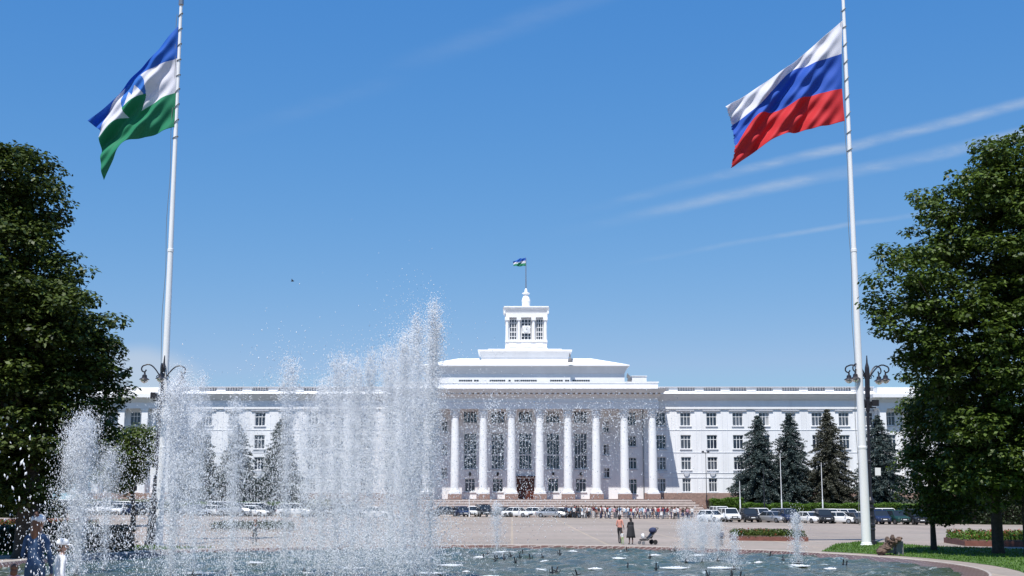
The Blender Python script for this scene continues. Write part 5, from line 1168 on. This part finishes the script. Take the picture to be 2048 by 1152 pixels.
J = [(160, 820, 52, 90, 23000, 'bushy white jet alone at the far left in front of the dark linden', 1.15, 1.0),
     (214, 880, 55, 50, 5500, 'short jet beside the left bushy jet on its right', 1.1, 1.0),
     (347, 733, 49, 84, 21000, 'thick jet hiding the foot of the left flagpole', 1.15, 1.0),
     (392, 742, 52, 70, 8500, 'jet just right of the left flagpole, about as tall as its lamp', 1.1, 1.2),
     (467, 776, 50, 60, 8800, 'jet in front of the middle dark spruce', 1.05, 1.2),
     (571, 712, 50, 46, 13000, 'slender pointed jet rising above the left wing parapet', 1., 1.3),
     (612, 790, 54, 50, 7500, 'lower jet between the slender jet and the dense curtain', 1., 1.4),
     (641, 748, 48, 56, 15000, 'leftmost jet of the dense water curtain', 1., 1.4),
     (672, 702, 50, 50, 17000, 'second jet of the dense curtain with a narrow top', 1., 1.3),
     (706, 712, 47, 60, 18000, 'broad jet in the left half of the dense curtain', 1., 1.3),
     (737, 694, 51, 34, 14000, 'thin sharp jet in the middle of the dense curtain', 1., 1.6),
     (780, 682, 48, 66, 20000, 'broad jet right of the thin sharp jet', 1., 1.3),
     (806, 660, 46, 50, 17000, 'jet left of the two tallest jets', 1., 1.4),
     (831, 622, 49, 48, 22000, 'second tallest jet of the fountain', 1., 1.3),
     (861, 593, 47, 40, 24000, 'tallest jet of the fountain at the right end of the curtain', 1., 1.15)]
for i, (u, vt_, Y, wp, n_, lb, bg_, fw_) in enumerate(J): jet(u, vt_, Y, wp, n_, 100+i, lb, big=bg_, fallw=fw_)
J2 = [(1370, 1030, 63, 40, 3200, 'low spray left of the pair before the parked cars'), (1402, 1024, 62, 60, 4500, 'low round spray before the first right parked cars'), (1433, 1036, 64, 34, 2600, 'low spray in front of the dark coated child'),
      (1592, 1024, 61, 26, 4200, 'single narrow low jet before the right flower bed'), (994, 1000, 66, 30, 2600, 'thin low jet below the left portico columns'), (1464, 1062, 56, 22, 1500, 'small sloping jet beside the low right sprays')]
for i, (u, vt_, Y, wp, n_, lb) in enumerate(J2): jet(u, vt_, Y, wp, n_, 300+i, lb, big=.95, fallw=1.2, group='low jets on the right side of the pool')
# loose drops thrown over the portico and in front of the nearest people
def scatter(name, label, blobs, seed):
    r4 = np.random.RandomState(seed); PS = []; RD = []
    for (u, v, su, sv, Y, sy, n, rad) in blobs:
        uu = r4.normal(u, su, n); vv = r4.normal(v, sv, n); YY = np.maximum(8, r4.normal(Y, sy, n))
        for a, b, c in zip(uu, vv, YY):
            p = P(a, b, c)
            if p.z > .05: PS.append(p); RD.append(rad*r4.uniform(.5, 1.5))
    PS = np.array(PS); o = drops(PS, np.array([[0, 0, -1.]]*len(PS))+r4.normal(0, .3, (len(PS), 3)), np.array(RD), name, None, seed, .3); tag(o, label, 'spray', kind='stuff')
scatter('spray_drops', 'loose water drops falling in front of the portico columns', [(1080, 850, 70, 26, 46, 3, 1500, .0095), (1200, 835, 60, 18, 46, 3, 1300, .0095), (1000, 860, 60, 50, 47, 3, 1500, .010), (1290, 840, 40, 25, 46, 3, 500, .010),
        (1140, 920, 100, 55, 47, 3, 1300, .010), (985, 820, 8, 18, 47, 1, 160, .012), (1060, 985, 60, 45, 48, 3, 600, .010), (950, 900, 50, 90, 47, 3, 2600, .009), (1080, 1010, 22, 30, 50, 1, 260, .010)], 41)
scatter('spray_drops', 'fine veil of spray blown round the dense water curtain', [(800, 930, 42, 110, 45, 3, 17000, .0080), (690, 950, 55, 95, 45, 3, 15000, .0080), (570, 970, 75, 80, 46, 3, 11000, .0080), (380, 980, 60, 70, 46, 3, 9000, .009), (835, 790, 24, 80, 46, 2, 6000, .008),
        (750, 1090, 90, 40, 44, 3, 17000, .009), (450, 1090, 120, 40, 44, 3, 9000, .009), (180, 1030, 60, 60, 46, 3, 1500, .010), (560, 740, 40, 40, 48, 2, 260, .012)], 42)
scatter('spray_drops', 'big near drops falling before the woman and child at the lower left', [(90, 1090, 80, 40, 15, 1.5, 300, .0050), (150, 1080, 60, 40, 16, 1.5, 300, .0050), (40, 950, 40, 70, 17, 2, 60, .009), (260, 1070, 80, 50, 24, 3, 400, .008)], 43)
# white splash mounds, small nozzles and submerged lamps in the water
def splash(u, v, ru, rv, label, seed, group='splash mounds on the pool'):
    p = on_ground(u, v); k = p.y/2640; r4 = np.random.RandomState(seed); rx = ru*k; n = 500
    a = r4.uniform(0, 6.283, n); q = r4.rand(n)**.6; z = (1-q)*rv*k*.28*r4.rand(n)+.01
    V = np.stack([rx*q*np.cos(a), rx*.8*q*np.sin(a), z], 1); rt = empty('splash', (p.x, p.y, -.13)); tag(rt, label, 'splash', group)
    drops(V, r4.normal(size=(n, 3)), r4.uniform(.008, .024, n), 'water_drops', rt, seed, .1)
    mb = MB(); mb.lathe([(rx*.8, 0), (rx*.62, .012), (rx*.3, .025), (rx*.08, .035)], (0, 0, 0), 18); mb.v = [(x*(1+rnd.uniform(-.15, .15)), y*(1+rnd.uniform(-.15, .15)), z) for x, y, z in mb.v]; mb.build('foam', M['foam'], rt, smooth=True)
SPL = [(1010, 1100, 24), (1145, 1099, 10), (1235, 1112, 20), (1262, 1126, 12), (1190, 1132, 14), (1310, 1106, 13), (1400, 1106, 22), (1350, 1130, 30), (1440, 1130, 26), (1518, 1120, 9), (1590, 1126, 30), (1075, 1134, 13), (1090, 1118, 9), (958, 1110, 12), (932, 1138, 7), (980, 1147, 22), (1420, 1150, 14), (1250, 1150, 20), (1500, 1145, 10), (900, 1125, 26), (860, 1140, 30), (820, 1120, 34), (700, 1130, 34), (600, 1140, 32), (500, 1120, 30), (400, 1140, 34), (330, 1110, 20), (1660, 1132, 12)]
for i, (u, v, ru) in enumerate(SPL): splash(u, v, ru, 10, 'low white splash where falling water hits the pool', 500+i, 'white splashes scattered over the pool')
np0 = None
NZ = [(968, 1112), (976, 1104), (990, 1116), (1008, 1113), (1022, 1108), (1031, 1119), (1040, 1111), (1046, 1104), (1060, 1113), (1085, 1112), (1105, 1140), (1112, 1138), (1254, 1098), (1300, 1112), (1345, 1100), (1350, 1097), (1566, 1116), (1598, 1121), (1686, 1124), (1692, 1127), (1155, 1145), (1312, 1132), (1255, 1131), (1462, 1146), (1480, 1150), (1416, 1146), (1540, 1108), (1120, 1104)]
for i, (u, v) in enumerate(NZ):
    p = on_ground(u, v)
    if np0 is None:
        np0 = empty('fountain_nozzle', (0, 0, 0)); q = MB(); q.lathe([(.05, -.2), (.05, .04), (.03, .06), (.027, .2), (.035, .22), (.02, .27)], (0, 0, 0), 8); q.build('pipe', M['black'], np0)
        q = MB(); q.tube([(-.14, 0, .03), (0, 0, .06), (.14, 0, .03)], .018, 5); q.tube([(.13, 0, .03), (.15, 0, .17)], .016, 5); q.build('spreader', M['black'], np0); o = np0
    else: o = copy_tree(np0)
    o.location = (p.x, p.y, -.13); o.rotation_euler = (R(rnd.uniform(-14, 14)), R(rnd.uniform(-22, 22)), rnd.uniform(0, 6)); tag(o, 'small black nozzle sticking out of the pool water', 'nozzle', 'black nozzles in the pool')
# flying birds and leaves are too small to see; one dark bird over the left wing
bp = P(585, 562, 120); q = MB(); q.ell((0, 0, 0), (.16, .07, .06), n=8, m=6); q.hexa([(-.05, 0, 0), (.07, 0, 0), (.02, .4, .12), (-.05, .4, .12)], [(-.05, 0, .015), (.07, 0, .015), (.02, .4, .13), (-.05, .4, .13)]); q.hexa([(-.05, 0, 0), (.07, 0, 0), (.02, -.4, .12), (-.05, -.4, .12)], [(-.05, 0, .015), (.07, 0, .015), (.02, -.4, .13), (-.05, -.4, .13)])
o = q.build('bird', M['black'], loc=tuple(bp)); tag(o, 'tiny dark bird flying above the slender left jet', 'bird')
print('drops', TOTAL[0], 'windows', WCOUNT[0], 'objects', len(bpy.data.objects))
